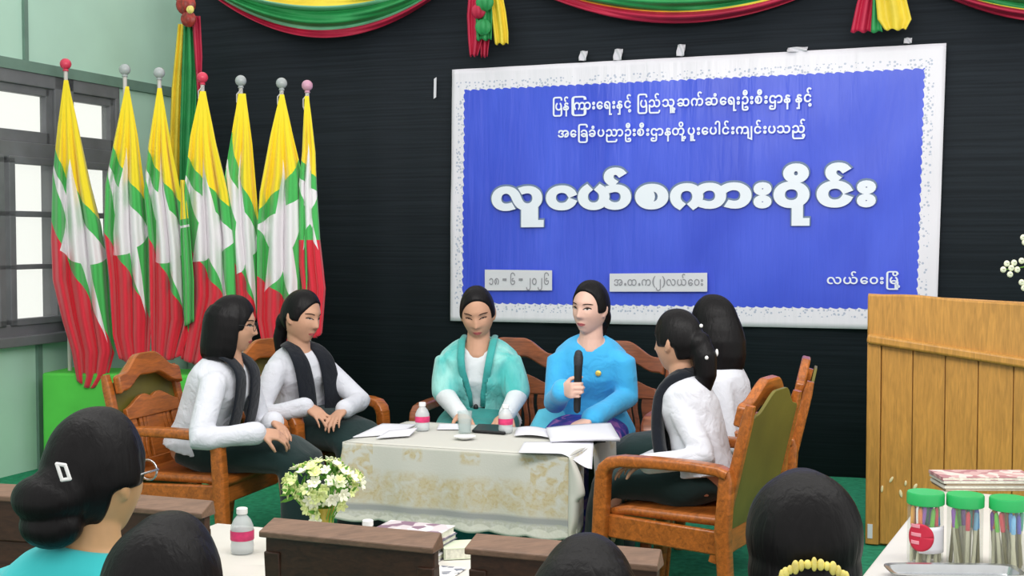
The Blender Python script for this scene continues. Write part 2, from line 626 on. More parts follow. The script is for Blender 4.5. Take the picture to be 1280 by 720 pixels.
# ------------------------------------------------------------------ the banner
BC = [on_back(563, 401, 0.05), on_back(1170.5, 413, 0.05), on_back(1183, 54, 0.05), on_back(565, 87, 0.05)]
BW = (BC[1] - BC[0]).length
BH = (BC[3] - BC[0]).length
def _banner():
    t = NT('printed_vinyl')
    t.set(rough=0.3, spec=0.35)
    uv = t.n('ShaderNodeUVMap').outputs[0]
    sp = t.n('ShaderNodeSeparateXYZ')
    t.l(uv, sp.inputs[0])
    u, v = sp.outputs[0], sp.outputs[1]
    d = t.math('MINIMUM', t.math('MINIMUM', t.math('ADD', u, 0.02), t.math('SUBTRACT', BW - 0.005, u)),
               t.math('MINIMUM', t.math('SUBTRACT', v, 0.012), t.math('SUBTRACT', BH - 0.03, v)))
    wav = t.math('MULTIPLY', t.math('ABSOLUTE', t.math('SINE', t.math('MULTIPLY', t.math('ADD', u, v), 58))), 0.009)
    blue_in = t.math('GREATER_THAN', t.math('ADD', d, wav), 0.112)
    vo = t.n('ShaderNodeTexVoronoi')
    vo.inputs['Scale'].default_value = 52
    vo.inputs['Randomness'].default_value = 0.75
    t.l(uv, vo.inputs['Vector'])
    dots = t.math('LESS_THAN', vo.outputs['Distance'], 0.37)
    lace = t.math('MULTIPLY', t.math('GREATER_THAN', d, 0.052), dots)
    c = t.mix(t.math('MULTIPLY', lace, 0.6), (238, 236, 246), (140, 158, 190))
    st = t.n('ShaderNodeMapping')
    st.inputs['Scale'].default_value = (1.3, 0.5, 1)
    st.inputs['Rotation'].default_value = (0, 0, -0.5)
    t.l(uv, st.inputs['Vector'])
    n = t.noise(1.6, 3, st.outputs[0], 0.6)
    blue = t.mix(t.ramp(n, 0.35, 0.7), (62, 84, 214), (76, 100, 232))
    t.col(t.mix(blue_in, c, blue))
    s2 = t.n('ShaderNodeMapping')
    s2.inputs['Scale'].default_value = (9, 0.9, 1)
    t.l(uv, s2.inputs['Vector'])
    t.bump(t.noise(2.0, 3, s2.outputs[0], 0.3), 0.35, 0.02)
    return t.m
M['banner'] = _banner()
def bil(u, v):
    p = (BC[0] * (1 - u) + BC[1] * u) * (1 - v) + (BC[3] * (1 - u) + BC[2] * u) * v
    return p
def banner_pt(u, v):
    w = 0.004 * sin(9 * u + 5 * v) + 0.004 * sin(23 * u - 14 * v + 1) * (1 - abs(2 * v - 1)) + 0.003 * sin(60 * u) * sstep(0.45, 1, v)
    return bil(u, v) - RY * w
ban = thing('banner', BC[0], 'wide blue printed banner with white lace border hung on the black backdrop', 'banner')
b = MB()
b.grid(banner_pt, 120, 50, uvfn=lambda u, v: (u * BW, v * BH))
b.build('banner_sheet', 'banner', ban, smooth=180, solid=0.003)

GLY = {"28":[226,[[116,165,123,236,142,302,173,363,217,419,180,419,123,365,81,302,54,234,44,165,54,95,81,27,123,-35,180,-89,217,-89,173,-33,142,27,123,93]]],"29":[226,[[109,165,102,93,84,26,52,-33,8,-89,45,-89,102,-35,144,27,171,95,181,165,171,234,144,302,102,365,45,419,8,419,52,363,84,303,102,236]]],"2d":[323,[[283,267,40,267,40,174,283,174]]],"2e":[219,[[109,111,79,103,57,81,49,51,57,21,79,-1,109,-9,139,-1,161,21,169,51,161,81,139,103]]],"1000":[605,[[95,-5,77,9,61,28,47,51,37,76,31,104,28,133,30,161,37,187,47,210,61,231,78,248,98,262,121,273,145,279,171,281,196,279,219,274,240,264,259,252,275,237,288,219,303,238,320,253,339,265,360,274,383,279,408,281,436,279,461,273,484,262,504,248,520,231,533,211,543,188,549,164,550,138,549,110,543,85,533,63,520,43,505,26,486,13,465,3,442,-3,418,-5,377,-2,345,9,361,43,383,35,410,33,436,36,459,46,478,61,492,82,501,108,504,137,501,167,493,192,479,213,460,230,437,239,408,243,377,238,351,225,336,211,321,194,307,175,313,133,310,102,304,74,294,50,280,28,264,10,246,-5,220,28,239,48,254,72,260,90,264,110,266,132,263,163,254,190,240,213,221,229,198,239,171,243,144,239,121,229,101,213,87,191,78,164,75,132,76,110,80,90,87,72,101,48,121,28]]],"1001":[375,[[167,-5,145,-4,124,0,104,7,77,22,55,41,38,65,27,94,50,108,72,119,94,128,115,134,137,137,159,139,181,137,201,134,220,129,246,118,268,104,273,139,270,168,260,194,244,215,223,230,198,240,168,243,147,241,126,236,108,227,92,214,78,198,67,179,31,197,43,221,60,241,82,258,108,271,136,279,167,281,197,279,224,273,248,262,269,248,287,231,301,211,311,189,318,164,320,139,318,113,312,88,301,66,287,46,270,28,249,14,225,3,197,-3],[76,79,93,59,115,45,141,36,169,33,196,36,219,43,237,55,252,70,233,83,212,92,187,99,158,101,135,99,114,94]]],"1004":[361,[[176,-5,146,-3,120,3,96,13,76,27,59,44,46,65,36,87,30,112,28,139,30,165,36,189,47,211,60,231,77,248,98,262,121,273,147,279,176,281,205,279,233,271,257,258,278,241,295,221,306,197,270,179,260,198,247,214,232,227,205,239,175,243,146,240,122,230,102,214,87,193,78,168,75,139,78,110,88,84,103,63,123,47,147,36,175,33,205,37,232,49,247,62,260,78,270,97,306,79,295,55,278,35,257,18,233,5,205,-3]]],"1005":[374,[[172,-5,144,-3,119,3,96,14,76,28,60,45,46,65,36,87,30,112,28,138,30,164,36,189,46,211,60,231,76,248,97,262,120,273,145,279,174,281,201,279,227,273,250,263,270,249,287,232,301,212,311,189,317,165,319,138,317,111,311,87,300,64,286,44,269,27,248,13,225,3,200,-3],[172,32,200,36,225,46,245,61,260,82,269,108,272,137,269,167,260,192,245,214,225,230,201,240,173,243,152,241,132,235,149,215,163,193,172,166,175,136,172,108,163,82,151,60,134,40,153,34],[70,137,72,114,79,94,89,76,101,60,119,82,129,108,133,136,131,158,125,178,115,197,100,214,88,198,78,180,72,159]]],"1006":[607,[[167,-5,145,-4,124,0,104,7,77,22,55,41,38,65,27,94,50,108,72,119,94,128,115,134,137,137,159,139,181,137,201,134,220,129,246,118,268,104,273,139,270,168,260,194,244,215,223,230,198,240,168,243,147,241,126,236,108,227,92,214,78,198,67,179,31,197,43,221,60,241,82,258,108,271,136,279,167,281,192,280,214,275,235,268,254,259,271,247,285,233,301,248,318,260,337,269,357,276,380,280,406,281,434,279,460,273,483,263,503,249,520,232,534,212,544,189,550,165,552,138,550,111,544,86,533,64,519,44,502,27,481,13,458,3,432,-3,404,-5,378,-4,355,1,334,8,307,24,286,44,272,30,255,18,236,8,215,1,192,-4],[320,139,318,118,315,98,308,79,325,61,347,46,374,36,404,33,433,36,457,46,478,62,493,83,502,108,505,137,502,167,494,193,479,214,460,230,435,240,407,243,378,241,351,234,328,220,307,198,314,179,318,159],[76,79,93,59,115,45,141,36,169,33,196,36,219,43,237,55,252,70,233,83,212,92,187,99,158,101,135,99,114,94]]],"100a":[598,[[171,-5,150,-3,130,2,93,20,93,-139,96,-166,107,-186,124,-199,150,-203,438,-203,464,-199,482,-186,492,-166,496,-139,496,-130,542,-130,542,-132,535,-179,515,-213,482,-234,436,-240,152,-240,106,-234,73,-213,53,-178,47,-130,47,79,83,97,93,78,106,62,121,49,146,37,173,33,199,36,221,47,239,63,253,84,261,110,264,139,262,168,254,193,240,214,222,230,199,240,173,243,146,239,121,227,106,214,93,198,83,179,47,197,59,221,75,241,95,258,119,271,145,279,171,281,199,279,224,273,246,262,266,248,282,231,294,211,304,189,309,165,311,139,307,99,318,79,331,63,346,50,363,40,382,35,404,33,430,36,453,46,471,62,485,84,493,109,496,139,493,169,485,194,471,215,452,231,430,240,405,243,379,241,357,234,341,268,372,278,412,281,436,279,459,273,480,264,498,250,513,234,526,214,535,191,541,166,543,138,541,112,535,87,525,64,512,44,496,27,477,13,455,3,430,-3,403,-5,380,-4,359,1,338,10,320,21,303,36,289,54,276,37,260,22,242,11,221,2,197,-3]]],"100c":[366,[[168,-5,141,-3,116,3,94,14,75,28,59,45,46,65,36,88,30,112,28,139,30,165,36,190,46,212,59,232,75,249,94,263,116,273,141,279,168,281,196,279,222,271,245,258,265,242,281,221,292,197,256,179,241,207,221,227,196,239,167,243,141,240,119,230,100,214,86,193,78,168,75,139,78,109,86,83,100,62,119,46,141,36,167,33,196,37,221,49,241,69,256,97,292,79,292,-133,286,-180,266,-214,233,-234,187,-240,132,-240,101,-238,76,-232,55,-221,40,-205,31,-186,28,-162,34,-132,51,-108,76,-93,107,-88,130,-90,148,-96,181,-119,152,-146,134,-131,123,-127,109,-126,97,-128,86,-134,77,-146,75,-163,79,-180,90,-193,108,-200,131,-203,189,-203,215,-199,233,-186,244,-166,247,-139,247,22,231,10,213,1,192,-4]]],"1010":[605,[[167,-5,140,-3,116,3,94,14,75,28,59,45,46,65,36,87,30,112,28,138,30,164,36,189,46,211,59,231,75,248,95,262,117,273,142,279,168,281,194,279,218,274,240,265,259,253,275,238,288,221,303,239,320,254,340,266,361,274,384,279,408,281,436,279,461,273,484,262,503,248,520,231,533,211,543,188,549,164,550,138,549,110,543,85,533,63,520,43,505,26,486,13,465,3,442,-3,417,-5,376,-2,344,8,361,42,383,35,410,33,436,36,459,45,478,61,492,82,501,107,504,137,501,167,492,192,478,214,459,230,436,240,409,243,380,239,353,226,336,213,321,196,308,177,313,136,311,110,305,85,295,63,281,43,264,26,244,13,221,3,195,-3],[168,33,197,36,220,46,240,61,254,82,262,107,265,135,262,165,254,191,240,213,221,230,197,240,169,243,143,240,120,230,101,214,87,193,78,167,75,137,78,108,88,82,102,61,121,46,144,36]]],"1011":[606,[[169,-5,142,-3,118,3,95,14,76,28,59,45,46,65,36,87,30,112,28,138,30,164,36,189,46,211,60,231,76,248,96,262,119,273,144,279,171,281,195,280,218,275,238,266,256,256,272,242,286,227,302,243,319,257,338,267,358,275,381,279,408,281,436,279,461,272,484,262,504,248,520,231,533,211,543,188,549,164,551,138,549,111,543,87,533,64,520,44,503,27,483,13,460,3,434,-3,405,-5,380,-4,356,1,335,9,317,20,301,34,287,50,273,34,256,21,238,10,217,1,194,-4],[171,33,198,36,222,46,241,62,255,83,263,108,266,137,263,167,255,192,241,214,222,230,199,240,171,243,144,240,121,230,102,214,87,193,78,167,75,137,78,108,88,82,103,61,122,46,145,36],[314,138,312,113,307,90,323,66,346,48,364,39,384,34,406,32,434,36,458,45,478,62,492,83,501,108,504,137,501,167,493,193,479,214,460,230,437,240,409,243,379,240,352,231,336,221,320,207,306,187,312,163]]],"1014":[320,[[137,-240,137,-5,120,-5,87,-3,61,4,42,16,24,39,18,68,20,88,28,105,40,119,56,129,75,136,95,138,121,135,142,126,158,112,170,92,178,65,182,33,203,37,219,45,229,59,232,78,226,96,211,111,195,120,174,129,150,137,127,147,109,157,95,168,82,187,78,211,81,230,90,247,103,261,119,272,139,279,160,281,199,277,227,264,254,242,227,213,211,228,196,237,181,242,162,244,146,242,133,235,124,225,122,213,125,199,137,188,185,167,235,146,252,134,265,119,273,101,275,79,273,55,264,35,250,20,231,8,209,0,183,-4,183,-240],[119,32,137,32,137,33,134,64,124,84,110,96,92,100,79,98,68,92,60,82,58,67,62,53,73,42,93,35]]],"1015":[375,[[174,-5,147,-3,122,3,99,14,78,28,61,46,47,66,37,90,30,115,28,143,30,171,36,198,46,223,60,246,76,265,95,281,121,248,101,228,87,205,80,187,76,166,75,144,78,112,87,85,102,63,123,46,146,36,174,33,202,36,225,46,245,63,260,85,269,113,272,144,271,166,267,187,260,205,244,228,223,248,249,281,269,265,286,245,300,222,311,197,318,171,320,143,318,115,311,89,301,66,286,45,269,28,249,14,226,3,201,-3]]],"1019":[375,[[174,-5,147,-3,122,3,99,14,78,28,61,46,47,66,37,90,30,115,28,143,30,171,36,198,46,223,60,246,76,265,95,281,121,248,101,228,87,205,80,187,76,166,75,144,79,109,99,124,120,135,145,142,174,144,201,142,226,135,249,124,268,109,272,144,271,166,267,187,260,205,244,228,223,248,249,281,269,265,286,245,300,222,311,197,318,171,320,143,318,115,311,89,301,66,286,45,269,28,249,14,226,3,201,-3],[174,108,144,104,118,93,94,74,109,57,127,44,149,36,174,33,199,36,221,44,239,57,254,74,237,89,218,99,196,105]]],"101a":[606,[[171,-5,145,-3,121,3,98,14,78,28,61,46,47,66,37,90,30,115,28,143,30,171,36,198,46,223,60,246,76,265,95,281,121,248,101,228,87,205,80,187,76,166,75,144,77,123,81,103,88,85,102,63,122,47,145,36,171,33,198,36,221,47,240,63,254,85,261,103,265,123,266,144,265,166,261,187,254,205,239,228,219,248,245,281,265,265,281,245,295,222,305,197,311,171,314,143,308,99,321,80,336,63,353,50,381,37,409,33,437,36,460,46,479,62,493,84,501,109,504,139,501,169,493,194,478,215,459,231,437,240,410,243,384,241,361,234,345,268,377,278,418,281,443,279,466,273,487,263,505,250,521,233,534,214,543,191,549,166,551,138,549,112,543,88,533,65,520,45,504,28,484,14,461,3,436,-3,408,-5,384,-3,361,2,340,10,320,22,303,37,288,55,275,38,258,23,239,11,218,2,196,-3]]],"101b":[381,[[262,-240,262,137,259,166,251,192,237,213,218,229,195,240,168,243,147,241,128,235,111,225,97,211,87,193,79,173,121,165,156,148,184,123,206,91,218,51,222,5,196,-2,166,-5,140,-3,116,3,94,13,75,27,59,44,46,64,36,87,30,112,28,138,30,165,36,189,46,212,59,232,75,249,95,263,117,273,141,279,168,281,195,279,220,273,242,262,261,248,278,231,290,211,300,189,306,164,307,138,307,-205,372,-205,372,-240],[168,33,180,33,175,62,164,87,148,107,127,122,103,132,75,136,78,108,86,83,100,62,118,46,141,36]]],"101c":[606,[[159,-5,135,-3,112,3,91,13,73,26,58,43,45,63,36,85,30,110,28,138,30,164,36,188,45,211,58,231,74,248,93,262,116,273,140,279,168,281,193,279,215,273,235,264,253,251,268,235,282,217,293,196,302,174,310,149,321,115,334,86,350,63,368,47,391,37,417,33,441,37,462,46,479,62,493,83,502,109,505,139,502,169,494,194,480,215,461,231,439,240,413,243,388,241,366,234,350,268,381,278,421,281,445,279,468,273,488,264,506,250,522,234,535,214,544,191,550,166,551,138,550,112,544,87,534,65,521,45,505,28,486,14,465,3,441,-3,416,-5,379,-1,348,10,322,29,302,55,284,87,270,126,256,164,242,194,226,216,208,231,188,240,165,243,140,239,118,230,100,213,86,192,78,167,75,137,78,108,86,82,100,61,119,46,141,36,166,33,192,35,214,42,230,8,199,-2]]],"101d":[374,[[172,-5,144,-3,119,3,96,14,76,28,60,45,46,65,36,87,30,112,28,138,30,164,36,189,46,211,60,231,76,248,97,262,120,273,145,279,174,281,202,279,227,273,251,262,271,248,287,231,301,211,311,188,317,164,319,138,317,111,311,87,300,64,286,44,269,27,248,13,225,3,200,-3],[174,33,201,36,225,46,245,62,259,83,268,108,271,137,268,167,260,192,245,214,226,230,202,240,174,243,146,240,122,230,102,214,87,193,78,167,75,137,78,108,88,82,103,61,123,46,147,36]]],"101e":[607,[[157,-5,128,-3,101,5,76,18,54,35,38,55,26,79,62,97,72,78,85,62,100,49,127,37,158,33,186,36,210,47,230,64,244,85,253,111,256,139,253,168,244,194,229,214,210,230,186,240,158,243,127,239,100,227,85,214,72,198,62,179,26,197,38,221,54,241,76,258,100,271,127,279,157,281,185,279,211,273,235,263,255,249,272,232,285,212,295,190,301,166,303,141,299,101,311,83,326,67,342,53,360,42,381,36,405,33,434,37,458,47,478,63,493,84,502,110,505,139,502,168,493,194,478,215,459,230,435,240,407,243,379,241,355,234,339,268,372,278,414,281,440,279,464,273,485,263,505,250,521,233,534,214,544,191,550,166,552,138,550,111,544,86,533,64,519,44,501,27,480,13,457,3,431,-3,403,-5,378,-3,354,2,332,10,312,22,294,38,279,56,266,39,250,24,231,12,209,2,184,-3]]],"1021":[577,[[154,-5,123,-3,95,4,72,15,52,31,36,50,25,72,61,91,76,64,98,46,125,35,154,32,182,33,204,38,221,45,236,61,242,81,238,97,226,112,207,122,179,125,173,125,173,162,176,162,197,165,216,174,229,187,234,204,231,219,223,229,210,237,195,241,159,244,123,240,95,229,87,220,84,208,86,199,91,192,56,172,46,189,42,210,45,230,56,247,73,261,97,272,125,279,159,281,184,280,206,277,225,272,248,261,264,247,284,261,308,272,327,277,348,280,372,281,400,279,426,273,450,263,471,249,488,232,503,212,513,189,520,164,522,138,520,112,514,87,505,65,492,45,476,28,457,14,435,3,411,-3,384,-5,354,-2,327,5,332,51,344,90,365,123,394,148,429,165,470,173,462,194,450,211,434,225,416,235,394,241,370,243,342,240,318,234,296,222,277,207,273,186,264,170,248,157,226,148,226,145,254,133,273,118,283,98,287,75,283,51,272,32,253,16,227,4,194,-3],[379,33,408,36,432,46,450,62,464,83,472,108,474,136,446,131,421,121,401,106,385,86,375,62,370,33,375,33]]],"1026":[367,[[171,-5,147,-4,126,1,108,10,92,22,92,-139,96,-166,106,-186,124,-199,150,-203,209,-203,231,-200,249,-193,261,-180,265,-163,262,-146,254,-134,242,-128,230,-126,217,-127,205,-131,187,-146,159,-119,191,-96,210,-90,233,-88,263,-93,289,-108,305,-132,311,-162,308,-186,299,-205,284,-221,264,-232,238,-238,208,-240,152,-240,106,-234,73,-214,53,-180,47,-133,47,79,83,97,93,78,105,62,119,49,144,37,172,33,198,36,221,46,239,62,253,83,261,109,264,139,261,168,253,193,239,214,220,230,198,240,172,243,144,239,119,227,105,214,93,198,83,179,47,197,58,221,74,242,94,258,118,271,143,279,171,281,199,279,223,273,245,263,265,249,281,232,294,212,303,190,309,165,311,139,309,112,303,88,294,65,281,45,265,28,245,14,223,3,199,-3],[171,322,145,326,122,335,103,350,89,370,81,393,78,419,81,445,89,468,103,488,122,503,145,513,172,516,199,513,223,503,242,487,255,467,264,443,267,417,264,392,255,369,241,350,222,335,198,326],[119,418,119,411,142,426,156,430,173,432,202,426,226,412,226,416,222,442,211,463,195,477,173,481,150,477,133,463,122,443],[173,357,186,359,198,364,208,371,216,381,196,393,173,398,150,393,129,381,147,363]]],"102b":[164,[[47,0,47,402,45,424,40,444,32,460,13,477,-15,482,-40,477,-60,463,-69,448,-75,429,-77,405,-77,397,-120,397,-120,404,-119,426,-115,446,-107,464,-92,486,-70,503,-44,513,-15,516,16,513,42,502,63,484,78,460,88,430,91,394,91,0]]],"102c":[261,[[75,-5,35,-2,4,8,21,42,42,35,68,33,94,36,117,46,135,62,148,84,156,109,159,140,156,168,147,193,132,214,111,230,87,240,58,244,38,242,18,237,-1,229,-21,217,-40,201,-58,182,-85,210,-66,230,-45,248,-23,262,1,273,28,279,57,281,85,279,111,273,134,262,155,248,173,231,187,212,198,189,204,165,206,139,205,112,199,87,189,65,176,44,160,27,142,13,121,3,99,-3]]],"102d":[27,[[-158,322,-184,326,-206,335,-225,350,-239,370,-248,393,-251,419,-248,445,-239,468,-225,488,-206,503,-183,513,-157,516,-129,513,-106,503,-87,487,-73,467,-65,443,-62,417,-65,392,-74,369,-88,350,-107,335,-130,326],[-156,357,-135,361,-118,374,-107,393,-103,416,-107,442,-117,463,-134,477,-156,481,-178,477,-195,463,-206,443,-210,418,-206,394,-195,374,-178,361]]],"102e":[27,[[-158,322,-184,326,-206,335,-225,350,-239,370,-248,393,-251,419,-248,445,-239,468,-225,488,-206,503,-183,513,-157,516,-129,513,-106,503,-87,487,-73,467,-65,443,-62,417,-65,392,-74,369,-88,350,-107,335,-130,326],[-210,418,-209,411,-186,426,-172,430,-156,432,-127,426,-103,412,-103,416,-107,442,-117,463,-134,477,-156,481,-178,477,-195,463,-206,443],[-156,357,-142,359,-131,364,-121,371,-113,381,-133,393,-156,398,-179,393,-200,381,-181,363]]],"102f":[27,[[-189,-240,-189,-25,-144,-25,-144,-205,-79,-205,-79,-240]]],"1030":[27,[[-148,-240,-148,-25,-102,-25,-102,-205,-38,-205,-38,-240],[-231,-240,-231,-25,-185,-25,-185,-240]]],"1031":[345,[[168,-5,141,-3,117,3,94,14,75,28,58,46,45,66,35,88,29,113,27,139,29,164,35,189,45,211,59,231,75,248,95,262,118,273,142,279,168,281,199,279,226,271,249,258,268,241,282,221,292,197,256,179,243,207,223,227,199,239,167,243,142,240,120,230,101,215,86,194,77,168,74,139,78,104,100,118,125,129,150,136,176,139,199,137,221,134,240,128,258,119,277,108,297,94,287,66,273,42,253,22,229,7,200,-2],[178,101,155,99,133,92,112,82,94,70,107,55,123,43,143,35,166,33,194,36,217,45,234,59,248,79,219,94,201,99]]],"1036":[27,[[-167,323,-190,327,-208,338,-219,355,-223,378,-219,401,-208,418,-190,429,-167,433,-144,429,-126,418,-114,401,-110,378,-114,355,-126,338,-144,327],[-166,351,-156,352,-147,358,-141,367,-139,378,-141,389,-147,398,-156,403,-166,405,-177,403,-186,398,-192,389,-194,378,-192,367,-187,358,-178,352]]],"1037":[27,[[-167,-166,-190,-162,-208,-152,-219,-134,-223,-111,-219,-88,-208,-71,-190,-60,-167,-57,-144,-60,-126,-71,-114,-88,-110,-111,-114,-134,-126,-151,-144,-162],[-166,-139,-156,-137,-147,-131,-141,-123,-139,-111,-141,-100,-147,-91,-156,-86,-166,-84,-177,-86,-186,-91,-192,-100,-194,-111,-187,-132]]],"1038":[205,[[89,167,66,170,48,181,36,198,32,221,36,244,48,262,66,272,89,276,111,272,130,262,142,244,146,222,142,199,130,181,111,170],[89,194,100,196,109,201,114,210,116,221,114,233,109,242,100,247,89,249,78,247,70,242,64,233,62,221,69,201],[89,-6,66,-2,48,8,36,26,32,49,36,72,48,89,66,100,89,104,111,100,130,89,142,72,146,49,142,26,130,9,111,-2],[89,22,100,23,109,29,114,37,116,49,114,60,109,69,100,74,89,76,78,74,70,69,64,60,62,49,64,37,69,29,77,23]]],"103a":[27,[[-191,322,-215,340,-234,362,-243,380,-248,400,-250,422,-247,449,-238,472,-223,491,-204,505,-182,513,-157,516,-132,513,-109,505,-91,492,-77,474,-106,452,-115,464,-127,473,-141,479,-156,481,-178,477,-195,464,-206,445,-209,422,-206,397,-196,377,-183,361,-168,349]]],"103b":[159,[[91,-240,-85,-178,-85,79,-41,79,-41,-156,47,-188,47,276,91,276]]],"103c":[145,[[152,-240,106,-233,73,-212,53,-178,47,-130,47,406,53,454,73,489,106,510,152,516,318,516,365,510,398,489,418,454,424,406,424,391,378,391,378,415,375,442,364,462,346,475,321,479,150,479,125,475,107,462,97,442,93,415,93,-138,97,-165,107,-186,125,-199,150,-203,321,-203,346,-199,364,-186,375,-165,378,-138,378,79,424,79,424,-130,418,-178,398,-212,365,-233,318,-240]]],"103e":[27,[[-248,-240,-248,-205,-184,-205,-184,-25,-139,-25,-139,-240]]],"1040":[362,[[166,-5,140,-3,116,3,94,13,75,27,59,44,46,64,36,87,30,112,28,138,30,164,36,188,45,211,58,231,74,248,93,262,116,273,140,279,168,281,195,279,220,273,242,262,261,248,278,231,290,211,300,188,306,164,307,138,306,112,300,88,290,66,277,46,261,28,242,14,219,3,194,-3],[168,33,194,36,217,46,235,62,249,83,258,108,261,137,258,167,250,192,236,214,217,230,195,240,168,243,142,240,119,230,100,214,86,192,78,167,75,137,78,108,87,82,101,61,120,46,143,36]]],"1041":[347,[[153,-5,125,-3,99,5,75,18,55,35,40,55,28,79,64,97,74,78,86,62,100,49,125,37,153,33,180,36,202,46,221,62,235,83,243,109,246,139,243,168,235,193,221,214,202,230,180,240,153,243,125,239,100,227,86,214,74,198,64,179,28,197,40,221,55,241,75,258,99,271,125,279,153,281,180,279,205,273,227,263,246,249,263,232,275,212,285,189,291,165,292,139,291,112,285,87,275,65,262,44,246,27,226,13,204,3,180,-3]]],"1042":[374,[[162,-240,135,-238,111,-232,89,-222,69,-209,53,-192,40,-173,30,-151,24,-127,22,-102,22,-101,66,-101,66,-103,69,-130,79,-155,93,-176,113,-191,136,-201,162,-204,189,-201,212,-191,231,-174,246,-151,254,-122,257,-87,257,276,301,276,301,-85,299,-116,293,-143,283,-168,270,-190,254,-207,235,-222,213,-232,189,-238]]],"1046":[397,[[194,-5,164,-3,137,3,114,14,94,28,77,45,64,66,54,90,49,117,47,145,47,361,51,407,64,445,86,476,115,499,151,512,194,516,223,515,250,509,273,499,294,487,311,471,325,452,336,430,342,405,344,378,344,377,300,377,300,380,297,407,288,431,272,451,252,467,226,477,196,480,166,477,140,468,119,452,103,429,94,399,91,361,91,147,94,112,103,84,118,61,139,44,166,34,197,31,226,34,251,44,272,59,287,79,297,103,300,130,297,144,292,149,284,150,260,147,235,139,208,135,177,141,153,156,137,180,132,210,135,229,141,246,152,260,167,272,186,279,208,282,226,280,242,275,256,266,268,252,236,236,225,244,211,247,196,244,185,236,178,224,176,210,179,194,186,181,197,173,211,170,235,174,260,183,289,187,313,183,330,171,340,153,344,131,342,106,336,83,326,62,313,43,296,26,275,13,251,3,224,-3]]],"1048":[362,[[103,-6,81,10,63,30,48,53,37,79,30,105,28,133,30,161,36,187,47,210,60,231,77,248,97,262,119,273,142,279,168,281,193,279,217,273,239,263,258,249,275,231,289,211,299,187,305,161,307,133,305,105,299,78,288,52,275,29,259,10,241,-5,215,28,234,48,249,72,255,90,259,110,261,132,258,164,249,191,235,213,216,230,194,240,168,243,147,241,128,235,145,215,159,192,165,174,169,154,170,132,166,98,154,63,132,29],[70,132,72,108,77,87,86,68,98,51,119,88,126,109,129,132,127,154,122,176,112,197,98,214,82,191,73,164]]],"20":[161,[]]}
from mathutils.geometry import delaunay_2d_cdt
_cache = {}
def _winding(x, y, polys):
    w = 0
    for q in polys:
        n = len(q)
        for i in range(n):
            (x0, y0), (x1, y1) = q[i], q[(i + 1) % n]
            if (y0 <= y) != (y1 <= y):
                t = (x1 - x0) * (y - y0) - (x - x0) * (y1 - y0)
                if y1 > y0 and t > 0:
                    w += 1
                elif y1 < y0 and t < 0:
                    w -= 1
    return w
def _area(q):
    return 0.5 * sum(q[i][0] * q[(i + 1) % len(q)][1] - q[(i + 1) % len(q)][0] * q[i][1] for i in range(len(q)))
def _offset(q, d):              # grow an outline by d (anticlockwise outlines grow for d > 0)
    n = len(q)
    out = []
    for i in range(n):
        a, p, c = V(q[i - 1]), V(q[i]), V(q[(i + 1) % n])
        e0, e1 = (p - a).normalized(), (c - p).normalized()
        n0, n1 = V((e0.y, -e0.x)), V((e1.y, -e1.x))
        m = n0 + n1
        if m.length < 1e-6:
            m = n0
        m.normalize()
        out.append(tuple(p + m * (d / max(0.6, m.dot(n0)))))
    return out
def glyph_mesh(ch, off):
    # filled outline, made bolder by off
    key = (ch, off)
    if key not in _cache:
        adv, raw = GLY['%x' % ord(ch)]
        polys = [[(q[i] / 1000, q[i + 1] / 1000) for i in range(0, len(q), 2)] for q in raw]
        big = max(polys, key=lambda q: abs(_area(q))) if polys else None
        sg = 1 if big and _area(big) > 0 else -1
        polys = [_offset(q, off * sg) for q in polys]
        pts, eds = [], []
        for q in polys:
            o = len(pts)
            pts += [V(p) for p in q]
            eds += [(o + i, o + (i + 1) % len(q)) for i in range(len(q))]
        r = delaunay_2d_cdt(pts, eds, [], 0, 1e-5)
        vs = [tuple(p) for p in r[0]]
        fs = []
        for f in r[2]:
            cx = sum(vs[i][0] for i in f) / len(f)
            cy = sum(vs[i][1] for i in f) / len(f)
            if _winding(cx, cy, polys) * sg > 0:
                fs.append(tuple(f))
        _cache[key] = (adv / 1000, vs, fs)
    return _cache[key]
def lettering(name, text, p0, p1, letter_h, mat, off=0.0, lift=0.075, parent=ban, parse=True):
    # text: glyphs in writing order, with the wide wrap mark stretched to the letter it wraps
    S = on_back(p0[0], p0[1], lift)
    E = on_back(p1[0], p1[1], lift)
    H = (on_back(p0[0], p0[1] - letter_h, lift) - S).length
    items, x = [], 0.0
    for i, ch in enumerate(text):
        sx, ox = 1.0, 0.0
        if ch == '\u103c':
            nxt = text[i + 1]
            w = GLY['%x' % ord(nxt)][0] / 1000
            sx = (w + 0.05) / 0.377
        if ch in '\u102d\u102e\u1036\u103a' and text[i - 1] in '\u1010\u1000\u101a\u100a':
            ox = -0.04
        if ch == '\u1037':
            ox = 0.07
        if ch in '\u102f\u1030' and i > 1 and text[i - 2] == '\u103c':
            ox = 0.16
        items.append((ch, x + ox, sx))
        x += GLY['%x' % ord(ch)][0] / 1000
    sxx = (E - S).length / x
    ex = (E - S).normalized()
    szz = H / (0.335 + 2 * off)
    mb = MB()
    for k, (ch, gx, sx) in enumerate(items):
        if ch == ' ':
            continue
        adv, vs, fs = glyph_mesh(ch, off)
        mb.add([S + ex * ((gx + vx * sx) * sxx) + UP * ((vy + off) * szz) - RY * (0.0005 * (k % 4)) for vx, vy in vs], fs)
    return mb.build(name, mat, parent, smooth=0, fixn=False)
M['letter'] = plain('white_print', (238, 244, 255), 0.4, 0.3, 0)
M['letter_grey'] = plain('grey_print', (150, 150, 158), 0.6, 0.2, 0)
L1 = 'ြပန်ြကားေရးနှင့် ြပည်သူ့ဆက်ဆံေရးဦးစီးဌာန နှင့်'
L2 = 'အေြခခံပညာဦးစီးဌာနတို့ပူးေပါင်းကျင်းပသည့်'
